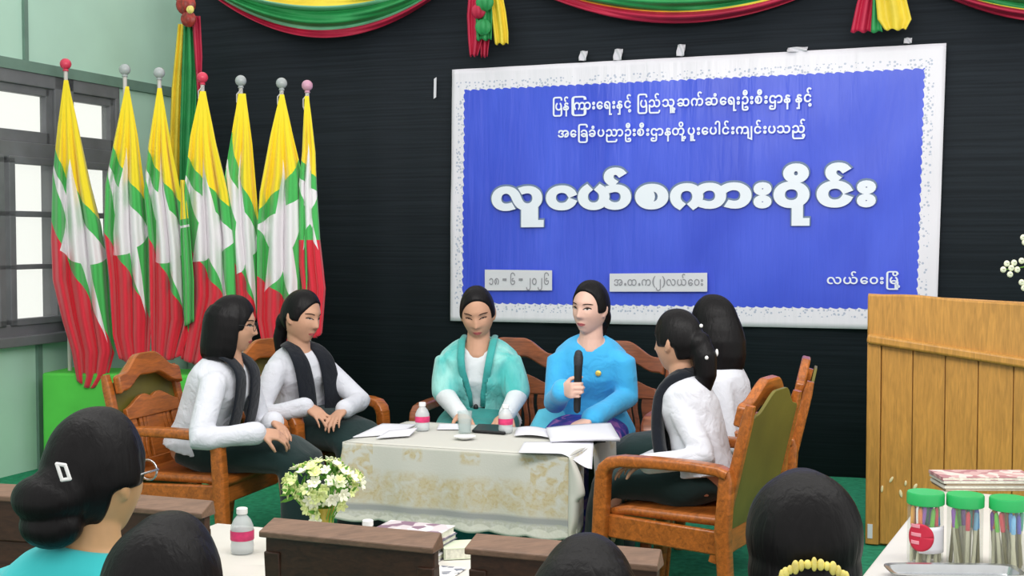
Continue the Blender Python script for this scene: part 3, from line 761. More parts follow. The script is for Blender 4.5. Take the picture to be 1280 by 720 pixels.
TT = 'လူငယ်စကားဝိုင်း'
TW = 'လယ်ေဝးြမို့'
D1 = '၁၈ - ၆ - ၂၀၂၆'
D2 = 'အ.ထ.က(၂)လယ်ေဝး'
lettering('first_line', L1, (690, 138.5), (1017, 127.5), 11.5, 'letter', 0.014)
lettering('second_line', L2, (697, 172), (1009, 166), 11.0, 'letter', 0.014)
M['letter_edge'] = plain('grey_print_edge', (116, 136, 168), 0.5, 0.3, 0)
lettering('title_edge', TT, (615, 263.5), (1098, 258.5), 37.5, 'letter_edge', 0.047, 0.066)
lettering('title_lettering', TT, (615, 263.5), (1098, 258.5), 35, 'letter', 0.034)
lettering('town_lettering', TW, (1033, 355), (1127, 355), 10.5, 'letter', 0.010)
for nm, cs in (('date_patch', [(606, 363), (690, 363), (690, 338), (606, 337)]), ('school_patch', [(762, 364.5), (884, 364.5), (884, 341), (762, 342)])):
    ps = [on_back(x, y, 0.078) for x, y in cs]
    b = MB()
    b.add(ps + [p + RY * 0.003 for p in ps], [(0, 1, 2, 3), (7, 6, 5, 4), (0, 4, 5, 1), (1, 5, 6, 2), (2, 6, 7, 3), (3, 7, 4, 0)])
    o = b.build(nm, 'paper', ban, smooth=0)
    o['label'] = 'white paper patch'
lettering('date_lettering', D1, (611, 356), (687, 356), 10, 'letter_grey', 0.004, 0.081)
lettering('school_lettering', D2, (767, 357), (880, 357), 9.5, 'letter_grey', 0.004, 0.081)
for px, py, w, h in ((729.5, 70, 10, 13), (773, 68.5, 11, 15), (851.5, 63, 10, 15), (997, 62, 24, 6), (1135, 51, 9, 7)):
    p = on_back(px, py, 0.036)
    s = 7.6 / F
    b = MB()
    b.grid(lambda u, v: p + RX * ((u - .5) * w * s) + UP * ((v - .5) * h * s) - RY * (0.012 * sin(u * 7 + v * 5) + 0.02 * (1 - v)), 8, 8)
    tag(b.build('tape', 'tape' if 'tape' in M else 'paper', None, smooth=180, solid=0.001),
        {729.5: 'crumpled strip of clear tape at the banner top, nearest the hanging rosette', 773: 'strip of clear tape above the banner, second from its left end',
         851.5: 'upright clear tape strip above the middle of the banner', 997: 'flat crinkled tape bit lying along the banner top edge',
         1135: 'small faint tape bit above the right end of the banner'}[px], 'tape', 'tape bits over the banner')
b = MB()
p = on_back(543.5, 110, 0.03)
b.prism([(-0.009, -0.07), (0.009, -0.06), (0.012, 0.07), (-0.006, 0.06)], p, RX, UP, -0.002)
tag(b.build('tape', 'paper', None, smooth=0), 'narrow white strip stuck on the black backdrop left of the banner', 'tape')

# ------------------------------------------------------------------ bunting: swags and rosettes along the top of the backdrop
def swag(x0, y0, x1, y1, low, top, bands, label, seed):
    ends = ((x0, y0), (x1, y1))
    def fn(u, v):
        px = lerp(x0, x1, u)
        bell = 1 - (2 * u - 1) ** 2
        yb = lerp(y0, y1, u) + low * bell
        yt = lerp(y0, y1, u) - 8 + top * bell
        py = lerp(yb, yt, v)
        fold = 0.028 * sin(v * 26 + 2.2 * sin(u * 3 + seed)) + 0.012 * sin(v * 55 + u * 4)
        off = 0.10 + 0.10 * sin(pi * min(1, v * 1.05)) * (0.35 + 0.65 * bell) + fold * (0.4 + 0.6 * bell)
        return on_back(px, py, off)
    def mi(u, v):
        for k, (e, i) in enumerate(bands):
            if v < e:
                return i
        return bands[-1][1]
    mb = MB()
    mb.grid(fn, 60, 70, mifn=mi)
    return tag(mb.build('swag', ['red', 'mintline', 'green', 'yellow', 'cream'], None, smooth=180, solid=0.006), label, 'bunting', 'satin swags over the stage')
swag(236, -30, 594, -48, 86, 10, [(0.11, 0), (0.17, 1), (0.42, 2), (0.47, 1), (0.60, 3), (0.8, 4), (1, 0)], 'satin swag drooping between the corner rosette and the middle rosette', 1)
swag(600, -48, 1090, -50, 78, 6, [(0.17, 0), (0.2, 3), (0.42, 2), (0.46, 1), (0.7, 3), (1, 0)], 'wide red and green satin swag drooping above the banner', 2)
swag(1110, -44, 1560, -50, 76, 6, [(0.17, 0), (0.2, 3), (0.42, 2), (0.46, 1), (0.7, 3), (1, 0)], 'satin swag running off the frame at the top right corner', 3)
def tail(mb, pts, ws, mi, off, folds=3, thick=0.02):   # a hanging satin tail given as pixels
    n = len(pts)
    def fn(u, v):
        k = v * (n - 1)
        i = min(n - 2, int(k))
        f = k - i
        px = lerp(pts[i][0], pts[i + 1][0], f)
        py = lerp(pts[i][1], pts[i + 1][1], f)
        w = lerp(ws[i], ws[i + 1], f)
        return on_back(px + (u - .5) * w, py + 1.5 * sin(u * folds * 2 * pi) * (v > 0.97), off + thick * sin(u * folds * 2 * pi + 1) + 0.02 * sin(pi * u))
    o = len(mb.mi)
    mb.grid(fn, 6 * folds, 6 * n)
    for i in range(o, len(mb.mi)):
        mb.mi[i] = mi
def rosette(loc_px, label, tails, knots):
    t = thing('rosette', on_back(loc_px[0], loc_px[1], tails[0][4]), label, 'bunting', 'satin rosettes over the stage')
    for nm, pts, ws, mat, off, fl in tails:
        mb = MB()
        tail(mb, pts, ws, 0, off, fl)
        o = mb.build('ribbon_tail', mat, t, smooth=180, solid=0.006)
        o['label'] = nm
    for (px, py, r, mat, off) in knots:
        mb = MB()
        c = on_back(px, py, off)
        s = 7.5 / F * r
        rings = []
        for i in range(9):
            ph = -pi / 2 + pi * i / 8
            rings.append([c + RX * (s * max(cos(ph), .05) * cos(a) * (1 + .16 * cos(5 * a))) + UP * (s * 1.1 * sin(ph)) - RY * (s * .8 * max(cos(ph), .05) * sin(a) * (1 + .16 * cos(5 * a))) for a in [2 * pi * k / 30 for k in range(30)]])
        mb.rings(rings)
        mb.build('knot', mat, t, smooth=180)
    return t
M['brick'] = plain('dark_red_satin', (150, 52, 44), 0.4, 0.5, 0.25, 30)
rosette((610, -10), 'red, green and yellow rosette hanging above the left end of the banner', [
    ('red tail', [(596, -20), (594, 20), (594, 50), (592, 70)], [18, 20, 17, 9], 'red', 0.12, 2),
    ('short red tail', [(606, 10), (606, 40), (605, 71)], [12, 13, 8], 'red', 0.10, 2),
    ('yellow tail', [(618, -20), (623, 15), (626, 40), (627, 55)], [14, 18, 18, 16], 'yellow', 0.13, 2),
    ('green tail', [(606, -10), (605, 20), (605, 50)], [16, 20, 18], 'green', 0.15, 2)],
    [(606, 3, 11, 'green', 0.2), (598, 14, 9, 'red', 0.2), (604, 34, 10, 'green', 0.19)])
rosette((1098, -20), 'rosette with broad red and yellow tails above the right end of the banner', [
    ('red tail', [(1088, -25), (1082, 5), (1076, 40)], [16, 22, 25], 'red', 0.12, 2),
    ('green tail', [(1096, -25), (1095, 5), (1096, 40)], [8, 8, 14], 'green', 0.14, 1),
    ('yellow tail', [(1106, -25), (1114, 0), (1118, 24), (1119, 37)], [20, 38, 42, 26], 'yellow', 0.15, 2)],
    [(1098, -28, 14, 'red', 0.2)])
rosette((233, 10), 'dark red corner rosette with a long yellow and green tail behind the flags', [
    ('yellow tail', [(228, 30), (222, 110), (219, 200), (222, 330)], [10, 14, 16, 26], 'yellow', 0.50, 2),
    ('green tail', [(236, 30), (237, 90), (234, 170), (232, 300)], [12, 19, 18, 16], 'green', 0.54, 2),
    ('red tail', [(245, 20), (248, 70), (249, 118)], [10, 9, 4], 'red', 0.56, 1)],
    [(233, 6, 13, 'brick', 0.62), (236, 24, 10, 'brick', 0.64), (229, -10, 14, 'red', 0.6), (238, 12, 5, 'gold_bead', 0.70)])

# ------------------------------------------------------------------ seven flags in a cloth-covered box
fb0, fb1 = at(52, 466, 7.5), at(398, 466, 7.25)
fd = (fb1 - fb0)
fd.z = 0
fl_ = fd.length
fd.normalize()
fn_ = UP.cross(fd)
btop = fb0.z
b = MB()
mid = (fb0 + fb1) / 2
def boxpt(u, v):
    return None
b.box(V((mid.x, mid.y, btop / 2)) + fn_ * 0.17, (fl_, 0.34, btop), (fd, fn_, UP))
tag(b.build('flag_stand', 'boxgreen', None, smooth=0, bevel=0.015), 'long bright green cloth-covered box holding the row of flags', 'stand')

def _flag():
    t = NT('flag_cloth')
    t.set(rough=0.6, spec=0.25, sheen=0.3)
    uv = t.n('ShaderNodeUVMap').outputs[0]
    sp = t.n('ShaderNodeSeparateXYZ')
    t.l(uv, sp.inputs[0])
    h, v = sp.outputs[0], sp.outputs[1]
    c = t.mix(t.math('GREATER_THAN', v, 0.3333), (250, 224, 40), (74, 186, 92))
    c = t.mix(t.math('GREATER_THAN', v, 0.6667), c, (222, 42, 62))
    x = t.math('MULTIPLY', t.math('SUBTRACT', h, 0.50), 0.60)
    y = t.math('MULTIPLY', t.math('SUBTRACT', 0.49, v), 1.35)
    r = t.math('SQRT', t.math('ADD', t.math('MULTIPLY', x, x), t.math('MULTIPLY', y, y)))
    a = t.math('ARCTAN2', x, y)
    k = 2 * pi / 5
    a2 = t.math('ABSOLUTE', t.math('SUBTRACT', t.math('FLOORED_MODULO', t.math('ADD', a, k / 2), k), k / 2))
    px = t.math('MULTIPLY', r, t.math('COSINE', a2))
    py = t.math('MULTIPLY', r, t.math('SINE', a2))
    R = 0.36
    q = (0.382 * R * cos(pi / 5), 0.382 * R * sin(pi / 5))
    nx, ny = q[1], R - q[0]
    inside = t.math('LESS_THAN', t.math('ADD', t.math('MULTIPLY', px, nx), t.math('MULTIPLY', py, ny)), R * nx)
    t.col(t.mix(inside, c, (240, 236, 240)))
    t.bump(t.noise(3, 3, t.coords('Object', (30, 30, 2.5)), 0.4), 0.25, 0.01)
    return t.m
M['flag'] = _flag()
FLAGS = [
    dict(ball=(82, 80), c='ball_red', z=7.55, L=[(80, 100), (72, 160), (66, 220), (64, 300), (66, 350), (78, 400), (90, 440), (97, 480)], R=[(85, 100), (100, 170), (113, 230), (126, 280), (134, 330), (138, 390), (143, 440), (135, 470), (122, 486)], b1=(186, 275), b2=(276, 440), lab='flag with pink-red ball finial beside the window, first of the row'),
    dict(ball=(156, 87), c='ball_grey', z=7.52, L=[(157, 108), (143, 175), (132, 230), (130, 290), (137, 350), (141, 420), (150, 452)], R=[(161, 108), (172, 170), (181, 240), (187, 300), (189, 400), (186, 452)], b1=(182, 250), b2=(290, 400), lab='flag with silver ball finial, second from the window'),
    dict(ball=(199, 91), c='ball_grey', z=7.5, L=[(197, 110), (186, 180), (180, 240), (186, 300), (188, 400), (190, 448)], R=[(202, 110), (215, 190), (228, 250), (238, 320), (242, 400), (226, 448)], b1=(186, 256), b2=(296, 420), lab='flag with grey ball finial, third from the window, its green fold hanging forward'),
    dict(ball=(253, 97), c='ball_red', z=7.46, L=[(250, 114), (238, 170), (231, 230), (232, 300), (234, 380), (226, 452)], R=[(257, 114), (270, 180), (285, 240), (294, 300), (297, 370), (268, 455)], b1=(196, 260), b2=(300, 400), lab='flag with pink-red ball finial, standing before the long corner tail'),
    dict(ball=(301, 101), c='ball_grey', z=7.44, L=[(298, 117), (291, 160), (281, 220), (284, 290), (292, 340), (298, 400)], R=[(307, 117), (315, 180), (321, 250), (325, 310), (324, 400)], b1=(165, 275), b2=(318, 400), lab='narrow flag with silver ball finial, fifth from the window'),
    dict(ball=(352, 104), c='ball_grey', z=7.42, L=[(350, 118), (338, 170), (325, 240), (321, 300), (322, 400), (330, 440)], R=[(355, 118), (366, 170), (378, 220), (382, 290), (384, 350), (378, 440)], b1=(262, 200), b2=(345, 395), lab='flag with silver ball finial and broad yellow half, sixth from the window'),
    dict(ball=(384, 107), c='ball_pink', z=7.42, L=[(381, 120), (378, 190), (374, 230), (374, 330), (385, 420)], R=[(386, 120), (394, 190), (396, 240), (400, 300), (407, 360), (402, 420)], b1=(200, 222), b2=(300, 300), lab='narrow flag with pale pink ball finial, last of the row by the backdrop'),
]
for i, fg in enumerate(FLAGS):
    bx, by = fg['ball']
    z = fg['z']
    top = at(bx, by, z)
    base = V((top.x + 0.0, top.y, btop - 0.1)) + fn_ * 0.0
    t = thing('flag', V((top.x, top.y, btop)), fg['lab'], 'flag', 'striped flags with white stars')
    sc = z / F
    mb = MB()
    mb.tube([base, top - UP * 0.02], [0.013, 0.012], 10)
    mb.build('pole', 'pole', t, smooth=60)
    mb = MB()
    mb.ell(top, 7.0 * sc, nu=20, nv=14)
    mb.tube([top - UP * 9 * sc, top - UP * 6 * sc], [0.018, 0.014], 12, ends=False)
    mb.build('finial', fg['c'], t, smooth=180)
    if i in (3, 5, 6, 4):
        mb = MB()
        pts = [at(bx + dx, by + dy, z - 0.03) for dx, dy in ((1, 10), (-5, 17), (-5, 26), (-2, 34), (0, 40))]
        mb.tube(pts, 0.004, 6)
        mb.build('cord', 'pole', t, smooth=180)
    L, R = fg['L'], fg['R']
    y0 = L[0][1]
    yl, yr = L[-1][1], R[-1][1]
    rnd = random.Random(i * 7 + 3)
    ph, nf = rnd.random() * 6.28, 2.2 + rnd.random() * 1.2
    def fn(u, v, L=L, R=R, y0=y0, yl=yl, yr=yr, z=z, ph=ph, nf=nf):
        tip = 6 * (sin(pi * u) - 0.6) * sstep(0.9, 1, v)
        py = lerp(y0, lerp(yl, yr, u), v) + tip
        xl, xr = poly_at(L, py), poly_at(R, py)
        amp = min(0.055 * sstep(0.03, 0.5, v), 0.16 * abs(xr - xl) * z / F)
        fold = amp * sin(2 * pi * nf * (u + 0.10 * v) + ph) + 0.35 * amp * sin(2 * pi * 2.3 * nf * u + 2 * ph + v * 3)
        px = lerp(xl, xr, u) + 2.2 * cos(2 * pi * nf * (u + 0.1 * v) + ph) * sstep(0.1, 0.5, v) * sin(pi * u)
        return at(px, py, z - 0.085 + fold)
    def uvf(u, v, yl=yl, yr=yr, y0=y0, fg=fg):
        py = lerp(y0, lerp(yl, yr, u), v)
        b1 = lerp(fg['b1'][0], fg['b1'][1], u)
        b2 = lerp(fg['b2'][0], fg['b2'][1], u)
        if py < b1:
            tt = 0.3333 - (b1 - py) / 290.0
        elif py < b2:
            tt = 0.3333 + 0.3334 * (py - b1) / (b2 - b1)
        else:
            tt = 0.6667 + (py - b2) / 330.0
        return (u, tt)
    mb = MB()
    mb.grid(fn, 44, 90, uvfn=uvf)
    mb.build('flag_cloth', 'flag', t, smooth=180, solid=0.004)
    if i == 2:                  # the green fold hanging in front
        def fn2(u, v):
            py = lerp(225, lerp(408, 402, u), v)
            x0 = poly_at([(226, 225), (226, 300), (229, 350), (231, 408)], py)
            x1 = poly_at([(230, 225), (238, 300), (242, 350), (242, 408)], py)
            return at(lerp(x0, x1, u), py, z - 0.17 + 0.03 * sin(u * 9 + v))
        mb = MB()
        mb.grid(fn2, 14, 40, uvfn=lambda u, v: (0.02, lerp(0.15, 0.62, sstep(0.1, 0.5, v))))
        mb.build('hanging_fold', 'flag', t, smooth=180, solid=0.004)

# ------------------------------------------------------------------ wooden armchairs and the two-seat settee
X3, Y3 = V((1, 0, 0)), V((0, 1, 0))
RECL = radians(13)
BT = V((0, -sin(RECL), cos(RECL)))          # up along a chair back
BN = V((0, cos(RECL), sin(RECL)))           # out of its front
def back_o(yb):
    return V((0, yb, 0.40))
def crest_curve(x, hw):
    a = abs(x) / hw
    return 0.445 + 0.075 * (1 - sstep(0.22, 0.85, a)) - 0.012 * sstep(0.9, 1.0, a)
def back_section(t, hw, x0, mat, yb, olive, slit_mat=None):
    o = back_o(yb) + X3 * x0
    N = 28
    xs = [lerp(-hw, hw, k / N) for k in range(N + 1)]
    b = MB()
    b.strip([(x, crest_curve(x, hw)) for x in xs], [(x, crest_curve(x, hw) - 0.085 - 0.012 * cos(pi * x / hw)) for x in xs], o + BN * 0.018, X3, BT, -0.036)
    b.build('crest_rail', mat, t, world=False, bevel=0.007)
    b = MB()
    def ptop(x):
        a = abs(x) / (hw - 0.03)
        return 0.315 + 0.03 * (1 - sstep(0.0, 0.5, abs(a - 0.28))) - 0.02 * sstep(0.6, 1, a)
    xi = [lerp(-(hw - 0.035), hw - 0.035, k / N) for k in range(N + 1)]
    b.strip([(x, ptop(x)) for x in xi], [(x, 0.245) for x in xi], o + BN * 0.012, X3, BT, -0.022)
    b.strip([(x, 0.07) for x in xi], [(x, 0.005) for x in xi], o + BN * 0.012, X3, BT, -0.022)
    b.build('panel_rail', mat, t, world=False, bevel=0.004)
    # upright slats: a broad centre board and narrow wavy ones
    w = hw - 0.035
    spec = [(0, 0.30 * w * 1.0)] + [(s * q * w, hwid * w) for s in (-1, 1) for q, hwid in ((0.42, 0.055), (0.57, 0.055), (0.86, 0.14))]
    for cx, half in spec:
        b = MB()
        K = 12
        lft, rgt = [], []
        for k in range(K + 1):
            tt = lerp(0.04, 0.28, k / K)
            sw = 0.010 * sin(k / K * 2 * pi) * (0 if cx == 0 else math.copysign(1, cx))
            lft.append((cx - half + sw, tt))
            rgt.append((cx + half + sw, tt))
        b.strip(rgt, lft, o + BN * 0.010, X3, BT, -0.018)
        b.build('slat', mat, t, world=False, bevel=0.003)
    if olive:
        b = MB()
        b.strip([(x, crest_curve(x, hw) - 0.03) for x in xs], [(x, -0.03) for x in xs], o - BN * 0.016, X3, BT, -0.012)
        p = b.build('back_panel', 'olive', t, world=False, bevel=0.002)
        p['label'] = 'olive green backing panel'
def wood_seat(t, mat, w, yb):
    hw = w / 2
    b = MB()
    N = 10
    b.grid(lambda u, v: (lerp(-hw + 0.03, hw - 0.03, u), lerp(yb, 0.25, v), 0.425 - 0.010 * sin(pi * u) * sin(pi * v) - 0.02 * sstep(0.85, 1, v)), 12, 12)
    b.build('seat', mat, t, world=False, solid=0.03, smooth=60)
    b = MB()
    b.box((0, 0.225, 0.362), (w - 0.06, 0.028, 0.085))
    b.build('front_rail', mat, t, world=False, bevel=0.006)
    b = MB()
    b.box((0, -0.20, 0.35), (w - 0.06, 0.03, 0.09))
    b.build('back_rail', mat, t, world=False, bevel=0.006)
    for s in (-1, 1):
        b = MB()
        b.span((s * (hw - 0.02), -0.22, 0.352), (s * (hw - 0.02), 0.235, 0.366), 0.026, 0.085, (1, 0, 0))
        b.build('side_rail', mat, t, world=False, bevel=0.006)
        # armrest with rounded front running into the front leg
        x = s * hw
        b = MB()
        pts = [(x, -0.235, 0.600), (x, -0.2, 0.612), (x, -0.1, 0.618), (x, 0.05, 0.617), (x, 0.17, 0.612), (x, 0.215, 0.602), (x, 0.238, 0.582), (x, 0.248, 0.55)]
        b.sweep(pts, [0.033] * 7 + [0.030], [0.017, 0.018, 0.019, 0.02, 0.021, 0.023, 0.024, 0.024], (1, 0, 0), n=20, power=5)
        b.build('armrest', mat, t, world=False, smooth=50)
        b = MB()
        b.sweep([(x, 0.246, 0.57), (x, 0.253, 0.46), (x, 0.262, 0.3), (x, 0.282, 0.0)], [0.029, 0.027, 0.026, 0.022], [0.025, 0.028, 0.027, 0.02], (1, 0, 0), n=20, power=5)
        b.build('leg', mat, t, world=False, smooth=50)
        b = MB()
        b.sweep([(x, -0.222, 0.612), (x, -0.228, 0.58), (x, -0.215, 0.40), (x, -0.225, 0.25), (x, -0.262, 0.0)], [0.022, 0.026, 0.026, 0.025, 0.021], [0.02, 0.025, 0.027, 0.025, 0.02], (1, 0, 0), n=20, power=5)
        b.build('leg', mat, t, world=False, smooth=50)
def back_posts(t, mat, xs, yb):
    for x in xs:
        o = back_o(yb) + X3 * x
        b = MB()
        b.sweep([o - BT * 0.12, o + BT * 0.2, o + BT * 0.40, o + BT * 0.452], [0.02, 0.02, 0.019, 0.017], [0.019, 0.02, 0.019, 0.014], X3, n=16, power=5)
        b.build('back_post', mat, t, world=False, smooth=50)
def armchair(label, loc, ang, mat='wood', group='varnished wooden armchairs', wide=0.56):
    t = thing('armchair', (loc[0], loc[1], 0), label, 'chair', group, radians(ang) - pi / 2)
    wood_seat(t, mat, wide, -0.21)
    back_posts(t, mat, (-wide / 2 + 0.03, wide / 2 - 0.03), -0.2)
    back_section(t, wide / 2 - 0.045, 0, mat, -0.2, True)
    return t
ac = armchair('orange-brown wooden armchair seen from its front, holding the girl with the bobbed hair', (-1.345, 5.40), -17)
def another(label, loc, ang):
    c = copy_tree(ac)
    c.location = (loc[0], loc[1], 0)
    c.rotation_euler = (0, 0, radians(ang) - pi / 2)
    c['label'] = label
    return c
another('wooden armchair by the black backdrop under the girl looking down to her left', (-1.0, 6.06), -38)
another('wooden armchair in front at the right, olive green back towards the camera', (0.69, 4.66), 149)
another('wooden armchair seen edge-on behind the olive-backed one', (0.965, 5.33), 166)
SOF = (0.16, 5.92)
st = thing('settee', (SOF[0], SOF[1], 0), 'two-seat wooden settee with arched backs under the two women in blue and turquoise', 'sofa', None, radians(-110.5) - pi / 2)
wood_seat(st, 'wood_sofa', 1.12, -0.21)
back_posts(st, 'wood_sofa', (-0.53, 0.0, 0.53), -0.2)
for x0 in (-0.265, 0.265):
    back_section(st, 0.245, x0, 'wood_sofa', -0.2, False)

# ------------------------------------------------------------------ coffee table under a lace cloth
TH = 0.60
TFR = on_z(712, 572, TH)
tdx, tdy = -RX, RY
TL, TW_ = 0.94, 0.60
tc = TFR + tdx * TL / 2 + tdy * TW_ / 2
t = thing('coffee_table', (tc.x, tc.y, 0), 'dark low table mostly hidden under the cream lace tablecloth', 'table')
b = MB()
b.box((tc.x, tc.y, TH - 0.022), (TL - 0.02, TW_ - 0.02, 0.03), (RX, RY, UP))
b.build('tabletop', 'dark', t, bevel=0.004)
for i in (-1, 1):
    for j in (-1, 1):
        b = MB()
        p = tc + RX * (i * (TL / 2 - 0.06)) + RY * (j * (TW_ / 2 - 0.07))
        b.span((p.x, p.y, 0), (p.x, p.y, TH - 0.035), 0.045, 0.045, RX)
        b.build('leg', 'dark', t, bevel=0.004)
def _lace():
    t = NT('lace_tablecloth')
    t.set(rough=0.75, spec=0.2, sheen=0.2)
    uv = t.n('ShaderNodeUVMap').outputs[0]
    sp = t.n('ShaderNodeSeparateXYZ')
    t.l(uv, sp.inputs[0])
    u, v = sp.outputs[0], sp.outputs[1]
    base = (197, 196, 188)
    def band(lo, hi, soft):
        return t.math('MULTIPLY', t.ramp(v, lo - soft, lo + soft), t.math('SUBTRACT', 1.0, t.ramp(v, hi - soft, hi + soft)))
    n = t.noise(24, 4, uv, 0.8)
    n2 = t.noise(70, 2, uv, 0.5)
    wav = t.math('MULTIPLY', t.math('SINE', t.math('MULTIPLY', u, 15)), 0.016)
    vv = t.math('ADD', v, wav)
    gold = t.math('MULTIPLY', band(0.11, 0.232, 0.022), t.ramp(n, 0.28, 0.62))
    spots = t.math('MULTIPLY', t.math('MULTIPLY', band(0.012, 0.05, 0.01), t.ramp(t.math('SINE', t.math('MULTIPLY', u, 26)), 0.35, 0.7)), t.ramp(n, 0.42, 0.55))
    endm = t.math('MULTIPLY', t.math('MAXIMUM', t.math('LESS_THAN', u, 0.13), t.math('GREATER_THAN', t.math('MULTIPLY', t.ramp(u, 0.72, 0.86), t.math('LESS_THAN', u, 0.95)), 0.5)), t.math('MULTIPLY', band(0.0, 0.2, 0.03), t.ramp(n, 0.42, 0.56)))
    g = t.math('MINIMUM', t.math('MAXIMUM', t.math('MAXIMUM', gold, spots), endm), 1.0)
    c = t.mix(t.math('MULTIPLY', g, 0.72), base, (188, 172, 128))
    c = t.mix(t.math('MULTIPLY', t.math('MULTIPLY', g, t.ramp(n2, 0.5, 0.62)), 0.4), c, (176, 150, 104))
    gb = band(0.235, 0.262, 0.006)
    c = t.mix(t.math('MULTIPLY', gb, 0.9), c, (146, 148, 148))
    sc = t.math('MULTIPLY', t.math('ABSOLUTE', t.math('SINE', t.math('MULTIPLY', u, 40))), 0.014)
    lo = t.math('MULTIPLY', t.ramp(t.math('ADD', v, sc), 0.268, 0.272), t.ramp(n2, 0.42, 0.52))
    c = t.mix(t.math('MULTIPLY', lo, 0.6), c, (176, 176, 160))
    c = t.mix(t.math('MULTIPLY', t.ramp(t.math('ADD', v, sc), 0.288, 0.292), 0.6), c, (222, 220, 208))
    t.col(c)
    t.bump(t.noise(120, 2, uv), 0.15, 0.003)
    return t.m
M['lace'] = _lace()
def cloth_pt(side, u, w):
    # side 0 front, 1 right, 2 back, 3 left; u along it, w down it (metres)
    cor = [TFR + tdx * TL, TFR, TFR + tdy * TW_, TFR + tdx * TL + tdy * TW_]
    a, c = cor[side], cor[(side + 1) % 4]
    e = (c - a).normalized()
    L = (c - a).length
    nrm = e.cross(UP)
    p = a + e * (u * L)
    f = w / 0.3
    du, dn = 0.0, 0.008 + 0.012 * f + 0.014 * f * sin(u * L * 26 + side) * 0.6
    if side == 0:
        if u < 0.12:
            k = (0.12 - u) / 0.12
            du -= 0.05 * k * f
            dn += 0.02 * k * f
    return p + e * du + nrm * dn + UP * (0.004 - w)
b = MB()
b.grid(lambda u, v: TFR + tdx * (TL * u) + tdy * (TW_ * v) + UP * 0.004, 24, 16, uvfn=lambda u, v: (u * TL + 2, -0.05 - 0.1 * sin(pi * v)))
def drop(side, fn, nu, nv):
    b.grid(lambda u, v: cloth_pt(side, u, fn(u) * v), nu, nv, uvfn=lambda u, v: (u * (TL if side % 2 == 0 else TW_), fn(u) * v))
drop(0, lambda u: 0.295 + 0.012 * abs(sin(u * 19)) + 0.012 * u, 110, 30)
drop(1, lambda u: 0.30 - 0.26 * sstep(0.22, 0.25, u) + 0.24 * sstep(0.44, 0.48, u), 70, 16)
drop(2, lambda u: 0.27, 40, 10)
drop(3, lambda u: 0.29, 30, 10)
# the loose corner fold at the right front
cz = TFR + UP * 0.004
def corner(u, v):
    w = 0.325 * v
    a0, a1 = cloth_pt(0, 1.0, w), cloth_pt(1, 0.0, w)
    o = 0.006 + 0.05 * sin(pi * min(1, v * 1.15)) * (1 - 0.55 * sstep(0.42, 0.5, v) + 0.3 * sstep(0.6, 0.9, v))
    return lerp(a0, a1, u) + (RX * 0.95 - RY * 0.12) * (o * sin(pi * u)) - RY * (0.012 * sin(2 * pi * u))
b.grid(corner, 14, 30, uvfn=lambda u, v: (0.6, 0.05 + 0.06 * v))
tag(b.build('tablecloth', 'lace', None, smooth=180, solid=0.003), 'cream lace tablecloth with gold flowers and scalloped hem over the low table', 'tablecloth')

# ------------------------------------------------------------------ the lectern
PZ = 5.75
p0 = at(1085, 368, PZ)
PH = p0.z
pa = RX.copy()                               # its face runs along the back wall
pn = pa.cross(UP)                            # towards the camera
PWID = 0.95
pbase = V((p0.x, p0.y, 0))
t = thing('lectern', pbase + pa * PWID / 2 - pn * 0.25, 'tall honey-coloured wooden lectern with upright planks and a broad top board', 'lectern')
px_m = PZ / F
def on_face(px, py, off):
    r = ray(px, py)
    return CAM + r * ((pbase - CAM).dot(pn) + off) / r.dot(pn)
b = MB()
b.box(pbase + pa * (PWID / 2) - pn * 0.27 + UP * (PH - 0.20) / 2, (PWID, 0.5, PH - 0.20), (pa, pn, UP))
b.build('body', 'podium', t, bevel=0.006)
b = MB()                                     # planks on the front, left stile, base
b.box(pbase + pa * 0.030 - pn * 0.01 + UP * (PH / 2 - 0.1), (0.06, 0.035, PH - 0.21), (pa, pn, UP))
b.build('stile', 'podium', t, bevel=0.004)
edges = [0.062, 0.068 + 36 * px_m, 0.068 + 74 * px_m, 0.068 + 112 * px_m, 0.068 + 152 * px_m, 0.068 + 190 * px_m, 0.068 + 228 * px_m]
for a, c in zip(edges, edges[1:]):
    b = MB()
    b.box(pbase + pa * ((a + c) / 2) - pn * 0.012 + UP * (PH / 2 - 0.1), (c - a - 0.004, 0.018, PH - 0.22), (pa, pn, UP))
    b.build('plank', 'podium', t, bevel=0.0025)
b = MB()                                     # the apron board with its lower edge running down to the right
zl, zr = PH - 56 * px_m, PH - 56 * px_m - PWID * 0.135
N = 24
tops = [(x, PH + 0.010 * exp(-((x - 0.2) / 0.14) ** 2) - 0.045 * x) for x in [PWID * k / N for k in range(N + 1)]]
b.strip(tops, [(x, lerp(zl, zr, x / PWID)) for x, _ in tops], V((pbase.x, pbase.y, 0)) - pn * 0.03, pa, UP, 0.045)
b.build('apron', 'podium', t, bevel=0.008)
b = MB()
b.span(pbase + pa * 0.0 + UP * (zl + 0.005) + pn * 0.018, pbase + pa * PWID + UP * (zr + 0.005) + pn * 0.018, 0.045, 0.035, UP)
b.build('lip', 'podium', t, bevel=0.012)
b = MB()
b.add([pbase - pn * 0.54 + UP * (PH - 0.2), pbase + pa * PWID - pn * 0.54 + UP * (PH - 0.2), pbase + pa * PWID - pn * 0.02 + UP * (PH - 0.045), pbase - pn * 0.02 + UP * (PH - 0.006)], [(0, 1, 2, 3)])
b.build('reading_board', 'podium', t, solid=0.02, smooth=0)
b = MB()
b.box(on_face(1087.5, 664, 0.009), (6 * px_m, 0.004, 18 * px_m), (pa, pn, UP))
b.build('sticker', 'paper', t)
M['chip'] = plain('pale_chip', (236, 222, 176), 0.7, 0.2, 0)
